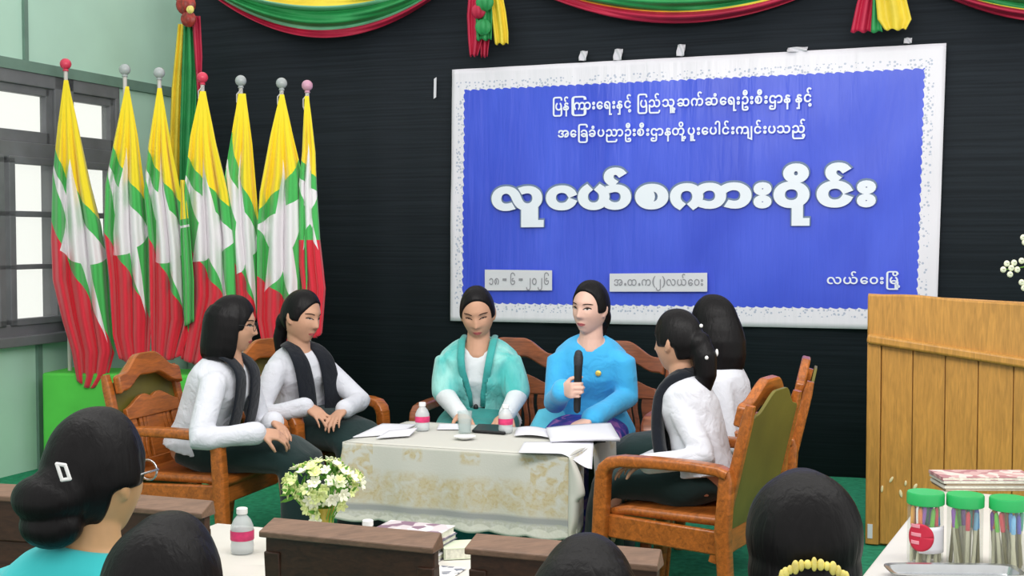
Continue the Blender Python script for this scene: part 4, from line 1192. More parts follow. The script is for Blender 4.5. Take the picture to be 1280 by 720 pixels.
for (x, y, w, h, r) in ((1102.5, 611, 3.2, 9, .1), (1114, 599.5, 3.5, 9, .5), (1126, 617, 4, 10, -.2), (1132, 604, 3, 7, .1), (1144, 608, 4, 8, .5)):
    b = MB()
    c = on_face(x, y, 0.0)
    ex = pa * cos(r) - UP * sin(r)
    ez = UP * cos(r) + pa * sin(r)
    b.ell(c, (w / 2 * px_m, 0.004, h / 2 * px_m), (ex, pn, ez), 10, 6)
    b.build('chip', 'chip', t, smooth=180)

# ------------------------------------------------------------------ rows of dark chairs and low tables before the stage
HF = -0.2
def audience_chair(label, pl, pr, Z=0.75, mb_only=False):
    # pl, pr: near top corners of its back
    a, c = V(pl), V(pr)
    e = (c - a)
    e.z = 0
    w = e.length
    e.normalize()
    n = UP.cross(e)             # away from the camera, the way it faces
    m = (a + c) / 2
    t = thing('audience_chair', (m.x + n.x * 0.25, m.y + n.y * 0.25, HF), label, 'chair', 'dark brown hall chairs')
    b = MB()
    hw = w / 2
    up = (UP - n * 0.10).normalized()
    # rail: top face slopes down towards the camera
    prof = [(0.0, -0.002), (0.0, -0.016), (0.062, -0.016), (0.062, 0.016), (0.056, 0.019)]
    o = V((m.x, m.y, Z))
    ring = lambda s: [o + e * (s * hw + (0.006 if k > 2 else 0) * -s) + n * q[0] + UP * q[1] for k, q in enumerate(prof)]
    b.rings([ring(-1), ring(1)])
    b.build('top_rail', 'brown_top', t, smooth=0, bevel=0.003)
    b = MB()
    z0, z1 = HF + 0.50, Z - 0.016
    for k in range(4):
        zz0, zz1 = lerp(z0, z1, k / 4), lerp(z0, z1, (k + 1) / 4)
        cc = V((m.x, m.y, (zz0 + zz1) / 2)) + n * (0.026 + (Z - (zz0 + zz1) / 2) * 0.10)
        b.box(cc, (w - 0.012, 0.026, zz1 - zz0 - (0.006 if k < 3 else 0)), (e, n, UP))
    b.build('backrest', 'brown', t, smooth=0, bevel=0.003)
    b = MB()
    b.box(V((m.x, m.y, HF + 0.44)) + n * 0.30, (w, 0.44, 0.035), (e, n, UP))
    b.build('seat', 'brown', t, bevel=0.006)
    for s in (-1, 1):
        b = MB()
        b.span(V((m.x, m.y, HF)) + e * (s * (hw - 0.025)) + n * 0.10, V((m.x, m.y, Z - 0.05)) + e * (s * (hw - 0.025)) + n * 0.03, 0.04, 0.035, e)
        b.build('leg', 'brown', t, bevel=0.003)
        b = MB()
        b.span(V((m.x, m.y, HF)) + e * (s * (hw - 0.025)) + n * 0.50, V((m.x, m.y, HF + 0.43)) + e * (s * (hw - 0.025)) + n * 0.48, 0.04, 0.04, e)
        b.build('leg', 'brown', t, bevel=0.003)
    return t
audience_chair('dark brown chair back left of the small white table, behind the woman with the bun', on_z(72, 625, 0.75), on_z(252, 641, 0.75))
audience_chair('dark brown chair back at the left frame edge', on_z(-125, 612, 0.75), on_z(66, 623, 0.75))
audience_chair('dark brown chair back in the middle, below the bouquet', on_z(323, 663, 0.75), on_z(541, 684, 0.75))
audience_chair('dark brown chair back right of the pile of books', on_z(580, 684, 0.75), on_z(822, 706, 0.75))

def white_table(label, fl, fr, depth, Z, floor, skirt=0.28, group=None):
    a, c = V(fl), V(fr)
    e = (c - a)
    e.z = 0
    w = e.length
    e.normalize()
    n = UP.cross(e)
    m = (a + c) / 2 + n * depth / 2
    t = thing('small_table', (m.x, m.y, floor), label, 'table', group)
    b = MB()
    b.box((m.x, m.y, Z - 0.014), (w, depth, 0.024), (e, n, UP))
    b.build('tabletop', 'brown', t, bevel=0.003)
    for i in (-1, 1):
        for j in (-1, 1):
            b = MB()
            p = m + e * (i * (w / 2 - 0.05)) + n * (j * (depth / 2 - 0.05))
            b.span((p.x, p.y, floor), (p.x, p.y, Z - 0.026), 0.04, 0.04, e)
            b.build('leg', 'brown', t, bevel=0.003)
    b = MB()
    K = 40
    per = []
    for s in range(4):
        q = [(-1, -1), (1, -1), (1, 1), (-1, 1)]
        for k in range(K):
            f = k / K
            x = lerp(q[s][0], q[(s + 1) % 4][0], f) * (w / 2 + 0.004)
            y = lerp(q[s][1], q[(s + 1) % 4][1], f) * (depth / 2 + 0.004)
            per.append((x, y))
    def rg(z, sc, wv):
        return [m * 1 + e * (x * sc + wv * sin(i * 0.55) * (1 if abs(y) < depth / 2 else 0)) + n * (y * sc + wv * sin(i * 0.55) * (1 if abs(x) < w / 2 else 0)) + UP * (z - m.z) for i, (x, y) in enumerate(per)]
    b.rings([rg(Z, 0.02, 0), rg(Z, 0.5, 0), rg(Z + 0.001, 0.985, 0), rg(Z - 0.004, 1.004, 0), rg(Z - 0.06, 1.01, 0.002), rg(Z - 0.16, 1.012, 0.004), rg(Z - skirt, 1.016, 0.006)], cap=False)
    b.build('cover', 'white_table', t, smooth=40, solid=0.002)
    return t, m, e, n
TZ = 0.56
fl = on_z(128, 708, TZ)
white_table('low white-covered table behind the dark chair backs, with bottle and bouquet', fl, fl + RX * 1.25, 0.52, TZ, HF)
# the white table with the pen jars at the right
c0 = on_z(1084, 716, TZ)
c1 = on_z(1166, 612, TZ)
dd = (c1 - c0)
dd.z = 0
dd.normalize()
ee = V((dd.y, -dd.x, 0))
c0 = c0 - dd * 0.35
white_table('white table at the right edge carrying jars of pens and magazines', c0, c0 + ee * 0.9, (c1 - c0).length, TZ, HF)

# ------------------------------------------------------------------ things on the coffee table
def top_pt(px, py, lift=0.0):
    return on_z(px, py, TH + 0.008 + lift)
def bottle(p, label, s=1.0):
    t = thing('water_bottle', p, label, 'bottle', 'small water bottles')
    H = 0.118 * s
    prof = [(0.024, 0.0), (0.029, 0.004), (0.030, 0.02), (0.0285, 0.03), (0.030, 0.036), (0.030, 0.062), (0.029, 0.072), (0.022, 0.088), (0.013, 0.099), (0.0115, 0.104), (0.0115, 0.110)]
    b = MB()
    b.lathe([(r * s, z * s) for r, z in prof], p, 24)
    b.build('body', 'bottle', t, smooth=60)
    b = MB()
    b.lathe([(r * s, z * s) for r, z in ((0.0305, 0.036), (0.0309, 0.038), (0.0309, 0.059), (0.0305, 0.061))], p, 24, cap=False)
    b.build('label', 'pink_label', t, smooth=60)
    b = MB()
    b.lathe([(r * s, z * s) for r, z in ((0.0135, 0.103), (0.0145, 0.104), (0.0145, 0.117), (0.012, 0.119))], p, 20)
    b.build('cap', 'white', t, smooth=40)
    return t
bottle(top_pt(528, 538), 'small water bottle with pink label near the left end of the lace-covered table')
bottle(top_pt(632, 541), 'small water bottle with pink label between the tumbler and the right-hand papers')
p = top_pt(581, 541)
t = thing('tumbler', p, 'clear glass tumbler standing before the woman in the turquoise shawl', 'glass')
b = MB()
b.lathe([(0.026, 0), (0.031, 0.09), (0.0285, 0.09), (0.024, 0.006)], p, 24)
b.build('tumbler_wall', 'clear', t, smooth=40)
b = MB()
b.lathe([(0.0235, 0.007), (0.0265, 0.055)], p, 24)
b.build('water', 'clear', t, smooth=40)
b = MB()
p = top_pt(581, 549)
b.lathe([(0.018, 0), (0.026, 0.003), (0.044, 0.011), (0.045, 0.013), (0.026, 0.008), (0.0, 0.006)], p, 30)
tag(b.build('saucer', 'white', None, smooth=50), 'small white saucer in front of the tumbler', 'saucer')
def sheet(pix, label, name='paper_sheet', lift=0.002, thick=0.002, mat='paper', curl=None, group='papers on the lace-covered table', cat='paper', nu=10, nv=10):
    # a sheet through four pixels of the table top
    q = [top_pt(x, y, lift) for x, y in pix]
    def fn(u, v):
        p = (q[0] * (1 - u) + q[1] * u) * (1 - v) + (q[3] * (1 - u) + q[2] * u) * v
        return p + (curl(u, v, p) if curl else V((0, 0, 0)))
    b = MB()
    b.grid(fn, nu, nv)
    o = b.build(name, mat, None, smooth=60, fixn=False)
    md = o.modifiers.new('thick', 'SOLIDIFY')
    md.thickness = thick
    md.offset = -1 if False else 1
    b2 = o.data
    b2.flip_normals() if b2.polygons[0].normal.z < 0 else None
    return tag(o, label, cat, group)
sheet([(441, 547), (497, 543), (520, 531), (478, 530)], 'loose white sheets spread at the left end of the table, under the bottle', thick=0.003)
sheet([(470, 548), (512, 545), (522, 538), (486, 539)], 'white sheet with lifted corner beside the left bottle', lift=0.006, curl=lambda u, v, p: UP * (0.01 * u * v))
sheet([(546, 537), (575, 537), (572, 530), (549, 530)], 'white sheet lying behind the tumbler', lift=0.002)
sheet([(590, 540), (632, 543), (626, 533), (598, 532)], 'dark slab standing in for the table-edge shade before the hands of the woman in the turquoise shawl', name='shade_slab', lift=0.002, thick=0.008, mat='dark', cat='shade_slab', group=None)  # dark slab added in place of the shade along the table edge
sheet([(643, 545), (690, 548), (684, 537), (646, 535)], 'slightly bowed white sheet left of the thick paper pile', lift=0.004, thick=0.003, curl=lambda u, v, p: UP * (0.008 * sin(pi * u)))
sheet([(688, 553), (775, 552), (763, 533), (683, 538)], 'thick pile of white papers at the right end of the lace-covered table', name='paper_pile', lift=0.012, thick=0.012, curl=lambda u, v, p: UP * (0.004 * sin(pi * u) + 0.004 * u * v))
sheet([(690, 556), (757, 553), (750, 540), (690, 542)], 'dark folder under the thick paper pile', name='folder', lift=0.002, thick=0.008, mat='dark', cat='folder', group=None)
def ovh(u, v, p):
    d = max(0.0, (TFR - p).dot(RY))          # over the near edge
    r = max(0.0, (p - TFR).dot(RX))          # over the right edge
    return UP * (-0.9 * r - 0.25 * d - 4 * r * d)
sheet([(648, 566), (740, 568), (742, 552), (655, 553)], 'white sheet hanging over the near right corner of the table', lift=0.008, thick=0.0015, curl=lambda u, v, p: UP * (-0.055 * sstep(0.55, 1.0, u) * (1 - v) + 0.0), nu=20, nv=12)

# ------------------------------------------------------------------ things on the low white table before the stage
def wt(px, py):
    return on_z(px, py, TZ + 0.002)
bottle(wt(303, 691), 'small water bottle with pink label on the white table left of the bouquet', 1.04)
bottle(on_z(460, 706, TZ + 0.002), 'small water bottle behind the middle dark chair back, only its white cap showing', 1.0)
# bouquet
vb = on_z(405, 692, TZ + 0.002)
t = thing('bouquet', vb, 'bouquet of lime-white blossoms in a yellow glass vase on the low table', 'flowers')
M['vase'] = glass('yellow_vase', (226, 206, 92), 0.1, 0.6)
M['petal'] = plain('lime_white_petal', (226, 236, 166), 0.6, 0.2, 0.08, 30)
M['petal_white'] = plain('cream_white_petal', (240, 242, 218), 0.6, 0.2, 0.04, 30)
M['leaf'] = plain('leaf', (104, 158, 66), 0.6, 0.2, 0.15, 20)
b = MB()
b.lathe([(0.026, 0), (0.030, 0.004), (0.028, 0.03), (0.024, 0.06), (0.031, 0.128), (0.028, 0.128), (0.021, 0.06), (0.024, 0.01)], vb, 28)
b.build('vase', 'vase', t, smooth=50)
rnd = random.Random(11)
heads = []
cc = vb + UP * 0.18
sc_b = 3.4 / F
def blossom_mesh(mat):
    b = MB()
    for k in range(6):
        a = 2 * pi * k / 6
        d = V((cos(a), sin(a), 0.55)).normalized()
        sd = V((-sin(a), cos(a), 0))
        b.sweep([V((0, 0, 0)), d * 0.008, d * 0.016 + UP * 0.001, d * 0.021], [0.002, 0.0062, 0.0058, 0.0012], [0.001, 0.0014, 0.0012, 0.0006], sd, n=8)
    b.ell((0, 0, 0.004), (0.004, 0.004, 0.005), None, 8, 6)
    return b
pr = blossom_mesh('petal').build('blossom', 'petal', t, smooth=60, world=False)
pr2 = blossom_mesh('petal_white').build('blossom', 'petal_white', t, smooth=60, world=False)
n = 0
spots = []
while len(spots) < 92:
    # a low broad cloud, wider to the right
    a, e, r = rnd.random() * 2 * pi, rnd.random() * 2 - 1, rnd.random()
    d = V((cos(a) * sqrt(1 - e * e), sin(a) * sqrt(1 - e * e), e))
    k = 0.72 + 0.28 * r
    p = V((d.x * 0.108 * k, d.y * 0.085 * k, d.z * 0.062 * k)) + V((0.0, 0, 0.190))
    if d.z < -0.55 and rnd.random() < 0.7:
        continue
    spots.append((p, d))
for px, py in ((393, 640), (388, 630), (395, 651), (397, 640), (384, 636), (430, 626)):
    q = at(px, py, (vb.y) - 0.03) - vb
    spots.append((q, V((-0.3, -0.8, -0.1))))
for i, (p, d) in enumerate(spots):
    src = pr if rnd.random() < 0.7 else pr2
    o = src if (src is pr and i == 0) else src.copy()
    if i != 0:
        COL.objects.link(o)
    o.parent = t
    o.location = p
    s = 0.72 + rnd.random() * 0.42
    o.scale = (s, s, s)
    o.rotation_euler = (d + V((rnd.random() - .5, rnd.random() - .5, rnd.random() - .2)) * 0.7).to_track_quat('Z', 'Y').to_euler()
pr2.location = (0.02, -0.05, 0.19)
b = MB()
for p, d in spots[::2]:
    b.tube([vb + UP * 0.03 + V((p.x * .08, p.y * .08, 0)), vb + V((p.x * 0.35, p.y * 0.35, 0.10)), vb + p * 0.98], [0.0018, 0.0016, 0.0012], 5)
b.build('stems', 'leaf', t, smooth=60)
b = MB()
for i in range(70):
    p, d = spots[rnd.randrange(len(spots))]
    q = vb + V((p.x * .75, p.y * .8, p.z * 0.86 + 0.012))
    dd_ = (V((p.x, p.y, 0.03)) + V((rnd.random() - .5, rnd.random() - .5, rnd.random() - .4)) * 0.2).normalized()
    b.sweep([q, q + dd_ * 0.018, q + dd_ * 0.036, q + dd_ * 0.048], [0.001, 0.006, 0.005, 0.0006], [0.0006] * 4, basis(dd_)[1], n=6)
b.build('foliage', 'leaf', t, smooth=60)
# pile of books
def slab_book(c, w, d, h, ex, ey, cover, label, name='book', group='books on the low white table', cat='book', pages='page'):
    t = thing(name, V(c), label, cat, group)
    c = V(c)
    b = MB()
    b.box(c + UP * (h / 2) - ey * 0.002, (w - 0.006, d - 0.006, h - 0.004), (ex, ey, UP))
    b.build('pages', pages, t, smooth=0)
    b = MB()
    b.box(c + UP * (h - 0.0012), (w, d, 0.0022), (ex, ey, UP))
    b.box(c + UP * 0.0012, (w, d, 0.0022), (ex, ey, UP))
    b.box(c + UP * (h / 2) - ex * (w / 2 - 0.001), (0.002, d, h), (ex, ey, UP))
    b.build('cover', cover, t, smooth=0)
    return t
M['page'] = plain('page_edges', (222, 222, 206), 0.7, 0.2, 0.08, 90)
M['cover_white'] = plain('printed_cover', (214, 208, 206), 0.45, 0.4, 0.10, 22)
def patch(name, cols, scale):
    t = NT(name)
    t.set(rough=0.4, spec=0.4)
    vo = t.n('ShaderNodeTexVoronoi')
    vo.inputs['Scale'].default_value = scale
    t.l(t.coords(), vo.inputs['Vector'])
    sp = t.n('ShaderNodeSeparateColor')
    t.l(vo.outputs['Color'], sp.inputs[0])
    c = t.mix(t.math('GREATER_THAN', sp.outputs[0], 0.45), cols[0], cols[1])
    c = t.mix(t.math('GREATER_THAN', sp.outputs[1], 0.7), c, cols[2])
    t.col(c)
    return t.m
M['cover_mauve'] = patch('mauve_cover', ((206, 196, 200), (140, 112, 130), (232, 228, 226)), 30)
M['cover_photo'] = patch('photo_cover', ((212, 206, 204), (178, 150, 156), (236, 232, 228)), 26)
M['cover_dark'] = patch('dark_cover', ((120, 118, 132), (214, 212, 214), (86, 90, 108)), 40)
M['cover_green'] = plain('pale_green_cover', (206, 214, 190), 0.5, 0.3, 0.05)
bk = on_z(540, 702, TZ + 0.003)
zz = bk.z
for i, (w, d, h, cov, ox, lab) in enumerate(((0.20, 0.14, 0.016, 'cover_dark', -0.006, 'lowest book of the pile on the low white table'), (0.195, 0.14, 0.014, 'cover_white', 0.004, 'second book from the bottom of the pile on the low white table'),
                                           (0.20, 0.145, 0.015, 'cover_dark', -0.002, 'book just below the top of the pile on the low white table'), (0.195, 0.14, 0.02, 'cover_mauve', 0.0, 'mauve and white printed book topping the pile on the low white table'))):
    c = bk - RX * (0.09 + ox) + RY * 0.07
    slab_book(V((c.x, c.y, zz)), w, d, h, RX, RY, cov, lab)
    zz += h + 0.0005
gx = (RX * 0.85 + RY * 0.53).normalized()
gy = UP.cross(gx)
slab_book(on_z(572, 697, TZ + 0.003) + RY * 0.03 + UP * 0.0, 0.11, 0.09, 0.03, gx, gy, 'cover_green', 'thick pale green book standing out at the right of the book pile')
M['print'] = patch('printed_sheet', ((234, 232, 228), (234, 232, 228), (120, 124, 138)), 60)
b = MB()
p0_ = on_z(556, 716, TZ + 0.004)
b.box(p0_, (0.07, 0.12, 0.002), (RX, RY, UP))
tag(b.build('leaflet', 'print', None, smooth=0), 'printed white leaflet between the two dark chair backs', 'leaflet')

# ------------------------------------------------------------------ pen jars, tray, magazines on the right table
M['jar'] = glass('jar_plastic', (250, 251, 250), 0.05, 0.06)
M['lid'] = plain('green_lid', (46, 176, 96), 0.35, 0.4, 0.03)
M['jar_red'] = plain('red_label', (200, 44, 70), 0.5, 0.3, 0.04)
PENC = [(222, 84, 40), (60, 150, 220), (110, 200, 60), (240, 170, 50), (86, 92, 200), (212, 52, 66), (150, 90, 190), (40, 170, 140), (120, 190, 236), (236, 130, 60)]
for i, c in enumerate(PENC):
    M['pen%d' % i] = plain('pen_cap_colour', c, 0.35, 0.4, 0)
M['pen_body'] = plain('pen_barrel', (206, 204, 178), 0.4, 0.4, 0.05)
M['pen_body2'] = plain('dark_pen_barrel', (116, 112, 74), 0.4, 0.4, 0.05)
def pen_jar(px, py, label, labelled, seed, which):
    c = on_z(px, py, TZ + 0.003)
    s = c.y / F
    R_, H_ = 22.5 * s, 90 * s
    t = thing('pen_jar', c, label, 'jar', 'green-lidded pen jars')
    b = MB()
    b.lathe([(R_ * .93, 0), (R_ * .98, 0.004), (R_ * .98, H_ * .80), (R_ * .93, H_ * .84), (R_ * .93, H_ * .88), (R_ * .90, H_ * .88), (R_ * .90, H_ * .84), (R_ * .95, H_ * .80), (R_ * .95, 0.006), (R_ * .9, 0.004)], c, 36)
    b.build('jar_wall', 'jar', t, smooth=50)
    b = MB()
    b.lathe([(R_ * .98, H_ * .83), (R_ * 1.02, H_ * .84), (R_ * 1.02, H_ * .975), (R_ * .98, H_), (R_ * .9, H_)], c, 40)
    b.build('lid', 'lid', t, smooth=40)
    if labelled:
        def arc(a0, a1, z0, z1, r, nm, mat):
            b = MB()
            b.grid(lambda u, v: c + V((cos(lerp(a0, a1, u)) * r, sin(lerp(a0, a1, u)) * r, lerp(z0, z1, v))), 16, 6)
            return b.build(nm, mat, t, smooth=60, solid=0.0006)
        arc(radians(232), radians(330), H_ * .18, H_ * .55, R_ * 1.0, 'label', 'paper')
        b = MB()
        def disc(u, v):
            a = 2 * pi * u
            x, z = cos(a) * v * 17 * s, sin(a) * v * 17.5 * s
            th = radians(236) + x / R_
            return c + V((cos(th) * R_ * 1.012, sin(th) * R_ * 1.012, H_ * .40 + z))
        b.grid(disc, 32, 6)
        o = b.build('label_disc', 'jar_red', t, smooth=60, solid=0.0006)
        o['label'] = 'round red label with pale lines'
        for k, (dz, wdt) in enumerate(((0.56, 0.8), (0.44, 0.9), (0.33, 0.75))):
            arc(radians(205), radians(205 + 38 * wdt), H_ * (dz - .03), H_ * (dz + .02), R_ * 1.022, 'label_line', 'pale_line')
    rnd = random.Random(seed)
    for k in range(20):
        a = 2 * pi * k / 14 + rnd.random() * .3
        r0 = R_ * (0.45 + 0.35 * rnd.random())
        r1 = R_ * (0.62 + 0.24 * rnd.random())
        if k > 13:
            r0, r1 = R_ * .25 * rnd.random(), R_ * (.2 + .3 * rnd.random())
        da = (rnd.random() - .5) * 1.1
        p0 = c + V((cos(a) * r0, sin(a) * r0, 0.009))
        p1 = c + V((cos(a + da) * r1, sin(a + da) * r1, H_ * (.76 + .05 * rnd.random())))
        ci = (k * 3 + seed) % len(PENC)
        pt = thing('pen', p0, 'slim pen standing among many in %s' % which, 'pen', 'pens in %s' % which)
        b = MB()
        b.tube([p0, lerp(p0, p1, .70)], 0.0052, 8)
        b.build('barrel', 'pen_body' if k % 3 else 'pen_body2', pt, smooth=60)
        b = MB()
        b.tube([lerp(p0, p1, .68), lerp(p0, p1, .97), p1], [0.0062, 0.006, 0.004], 8)
        b.build('cap', 'pen%d' % ci, pt, smooth=60)
M['pale_line'] = plain('pale_line', (232, 150, 165), 0.5, 0.3, 0)
pen_jar(1156, 703, 'green-lidded pen jar with round red label, at the corner of the white table', True, 2, 'the jar with the round red label')
pen_jar(1205.5, 706, 'green-lidded jar of pens between the red-labelled jar and the jar cut by the frame', False, 5, 'the middle jar')
pen_jar(1259, 710, 'green-lidded jar of pens cut by the right frame edge', False, 8, 'the jar at the frame edge')
tc_ = on_z(1192, 724, TZ + 0.003)
ex_, ey_ = V((1, -0.04, 0)).normalized(), V((0.04, 1, 0)).normalized()
b = MB()
def tray_ring(a, d, z, rr):
    out = []
    for k in range(48):
        th = 2 * pi * k / 48
        x = math.copysign(abs(cos(th)) ** .35, cos(th)) * a
        y = math.copysign(abs(sin(th)) ** .35, sin(th)) * d
        out.append(tc_ + ex_ * x + ey_ * y + UP * z)
    return out
b.rings([tray_ring(.135, .032, 0, 0), tray_ring(.148, .044, .003, 0), tray_ring(.154, .05, .024, 0), tray_ring(.166, .06, .026, 0), tray_ring(.166, .06, .0235, 0), tray_ring(.157, .053, .021, 0), tray_ring(.150, .046, .005, 0), tray_ring(.135, .034, .003, 0)])
tag(b.build('tray', 'steel', None, smooth=50), 'shallow polished steel tray lying before the pen jars', 'tray')
M['cover_mag'] = patch('magazine_cover', ((214, 176, 176), (184, 132, 140), (232, 220, 214)), 34)
M['cover_mag2'] = plain('pale_magazine', (206, 204, 196), 0.5, 0.3, 0.06)
M['cover_mag3'] = plain('tan_magazine', (150, 126, 98), 0.5, 0.3, 0.06)
mp = on_z(1180, 614, TZ + 0.003)
zz = TZ + 0.003
for i, (h, cov, ox, lab) in enumerate(((0.008, 'cover_mag3', 0.004, 'tan bottom magazine of the pile behind the pen jars'), (0.010, 'cover_mag2', 0.0, 'pale second magazine from the bottom behind the pen jars'), (0.006, 'cover_mag3', 0.006, 'thin tan magazine in the middle of the pile behind the pen jars'),
                                     (0.010, 'cover_mag2', -0.003, 'pale magazine just under the top one behind the pen jars'), (0.011, 'cover_mag', -0.006, 'rosy picture magazine topping the pile behind the pen jars'))):
    slab_book(V((mp.x + 0.16 + ox, mp.y + 0.07, zz)), 0.32, 0.14, h, X3, Y3, cov, lab, name='magazine', group='magazines behind the pen jars', cat='magazine')
    zz += h + 0.0005
# white blossom spray at the right frame edge, its vase standing on the lectern out of the frame
vb2 = pbase + pa * 0.88 - pn * 0.2 + UP * (PH - 0.115)
t = thing('flower_spray', vb2, 'white blossom spray reaching in from the right frame edge above the lectern', 'flowers')
b = MB()
b.lathe([(0.05, 0), (0.06, 0.01), (0.045, 0.08), (0.055, 0.15), (0.05, 0.15), (0.04, 0.08), (0.05, 0.012)], vb2, 24)
b.build('vase', 'white', t, smooth=50)
zf = vb2.y - 0.25
spr = {'low': [(1254, 337), (1258.5, 329.5), (1262.5, 343), (1264, 335), (1267.5, 328.5), (1271.5, 337), (1277, 326), (1284, 333), (1290, 328)], 'high': [(1279, 297), (1281, 303), (1284, 294), (1290, 300)], 'base': [(1277, 353), (1280, 360), (1285, 350), (1292, 356)]}
for k, pts in spr.items():
    b = MB()
    b.tube([vb2 + UP * 0.12, at(pts[-1][0] + 6, pts[-1][1] + 12, zf), at(pts[-2][0], pts[-2][1], zf), at(pts[0][0] + 3, pts[0][1], zf)], [0.004, 0.003, 0.0025, 0.002], 6)
    b.build('stem', 'leaf', t, smooth=60)
    for (x, y) in pts:
        b = MB()
        b.ell(at(x, y, zf - 0.01), (0.0125, 0.012, 0.0135), None, 12, 8)
        b.ell(at(x + .8, y - 1.5, zf - 0.022), (0.006, 0.006, 0.006), None, 8, 6)
        b.build('blossom', 'petal_white', t, smooth=180)

# ------------------------------------------------------------------ people
def gauss(x, z, cx, cz, sx, sz):
    return exp(-((x - cx) / sx) ** 2 - ((z - cz) / sz) ** 2)
def head_pt(az, el):
    # az measured from the face (0) round to the back, el elevation; metres, head centre at the origin
    se, ce = sin(el), cos(el)
    z = 0.116 * se
    fx, fy = sin(az), cos(az)
    low = max(0.0, -se)
    cf = ce ** 0.55 if se < 0 else ce ** 0.86          # the front stays upright down to the chin
    cs = ce ** 0.72 if se < 0 else ce ** 0.9
    x = 0.073 * fx * cs * (1 - 0.30 * low ** 1.7)
    if fy > 0:
        y = 0.090 * fy * cf * (1 - 0.06 * low)
    else:
        y = 0.098 * fy * (ce ** 0.95) * (1 - 0.38 * sstep(0.15, 0.9, low))
    if fy > 0:
        k = sstep(0.0, 0.35, fy)
        w = 0.0075 + 0.006 * sstep(0.01, -0.03, z)
        nz = sstep(0.024, -0.026, z) * (1 - sstep(-0.028, -0.042, z))
        y += k * (0.019 * nz * exp(-(x / w) ** 2))
        y += k * (0.006 * gauss(x, z, 0, -0.031, 0.019, 0.008))
        y += k * (-0.0085 * (gauss(x, z, 0.031, 0.008, 0.017, 0.012) + gauss(x, z, -0.031, 0.008, 0.017, 0.012)))
        y += k * 0.004 * gauss(x, z, 0, 0.034, 0.05, 0.012)
        y += k * 0.0045 * (gauss(x, z, 0.042, -0.028, 0.02, 0.02) + gauss(x, z, -0.042, -0.028, 0.02, 0.02))
        y += k * (0.006 * gauss(x, z, 0, -0.058, 0.022, 0.007) + 0.006 * gauss(x, z, 0, -0.070, 0.019, 0.007) - 0.003 * gauss(x, z, 0, -0.064, 0.026, 0.003))
        y += k * 0.006 * gauss(x, z, 0, -0.100, 0.026, 0.014)
    return V((x, y, z))
NA, NE = 72, 56
def head_rings(fn):
    out = []
    for j in range(NE + 1):
        el = lerp(-pi / 2 + 0.05, pi / 2 - 0.05, j / NE)
        out.append([fn(2 * pi * k / NA, el) for k in range(NA)])
    return out
_hb = MB()
_hb.rings(head_rings(head_pt))
HEAD_BVH = BVHTree.FromPolygons([tuple(p) for p in _hb.v], _hb.f)
def face_y(x, z):
    h = HEAD_BVH.ray_cast(V((x, 0.3, z)), V((0, -1, 0)))
    return h[0].y if h[0] else 0.05
def side_pt(az, z, lift):       # point on the head skin at a height, az round from the face
    d = V((sin(az), cos(az), 0))
    h = HEAD_BVH.ray_cast(V((0, 0, z)) + d * 0.4, -d)
    return (h[0] if h[0] else d * 0.06 + UP * z) + d * lift

class Frame:
    def __init__(s, o, heading, pitch=0, roll=0, k=1.0):
        ps, th, ro = radians(heading), radians(pitch), radians(roll)
        s.o = V(o)
        s.f = V((cos(ps) * cos(th), sin(ps) * cos(th), sin(th)))
        r = V((sin(ps), -cos(ps), 0))
        u = r.cross(s.f)
        s.r = r * cos(ro) + u * sin(ro)
        s.u = u * cos(ro) - r * sin(ro)
        s.k = k
    def __call__(s, p):
        return s.o + (s.r * p[0] + s.f * p[1] + s.u * p[2]) * s.k
    def ax(s):
        return (s.r, s.f, s.u)

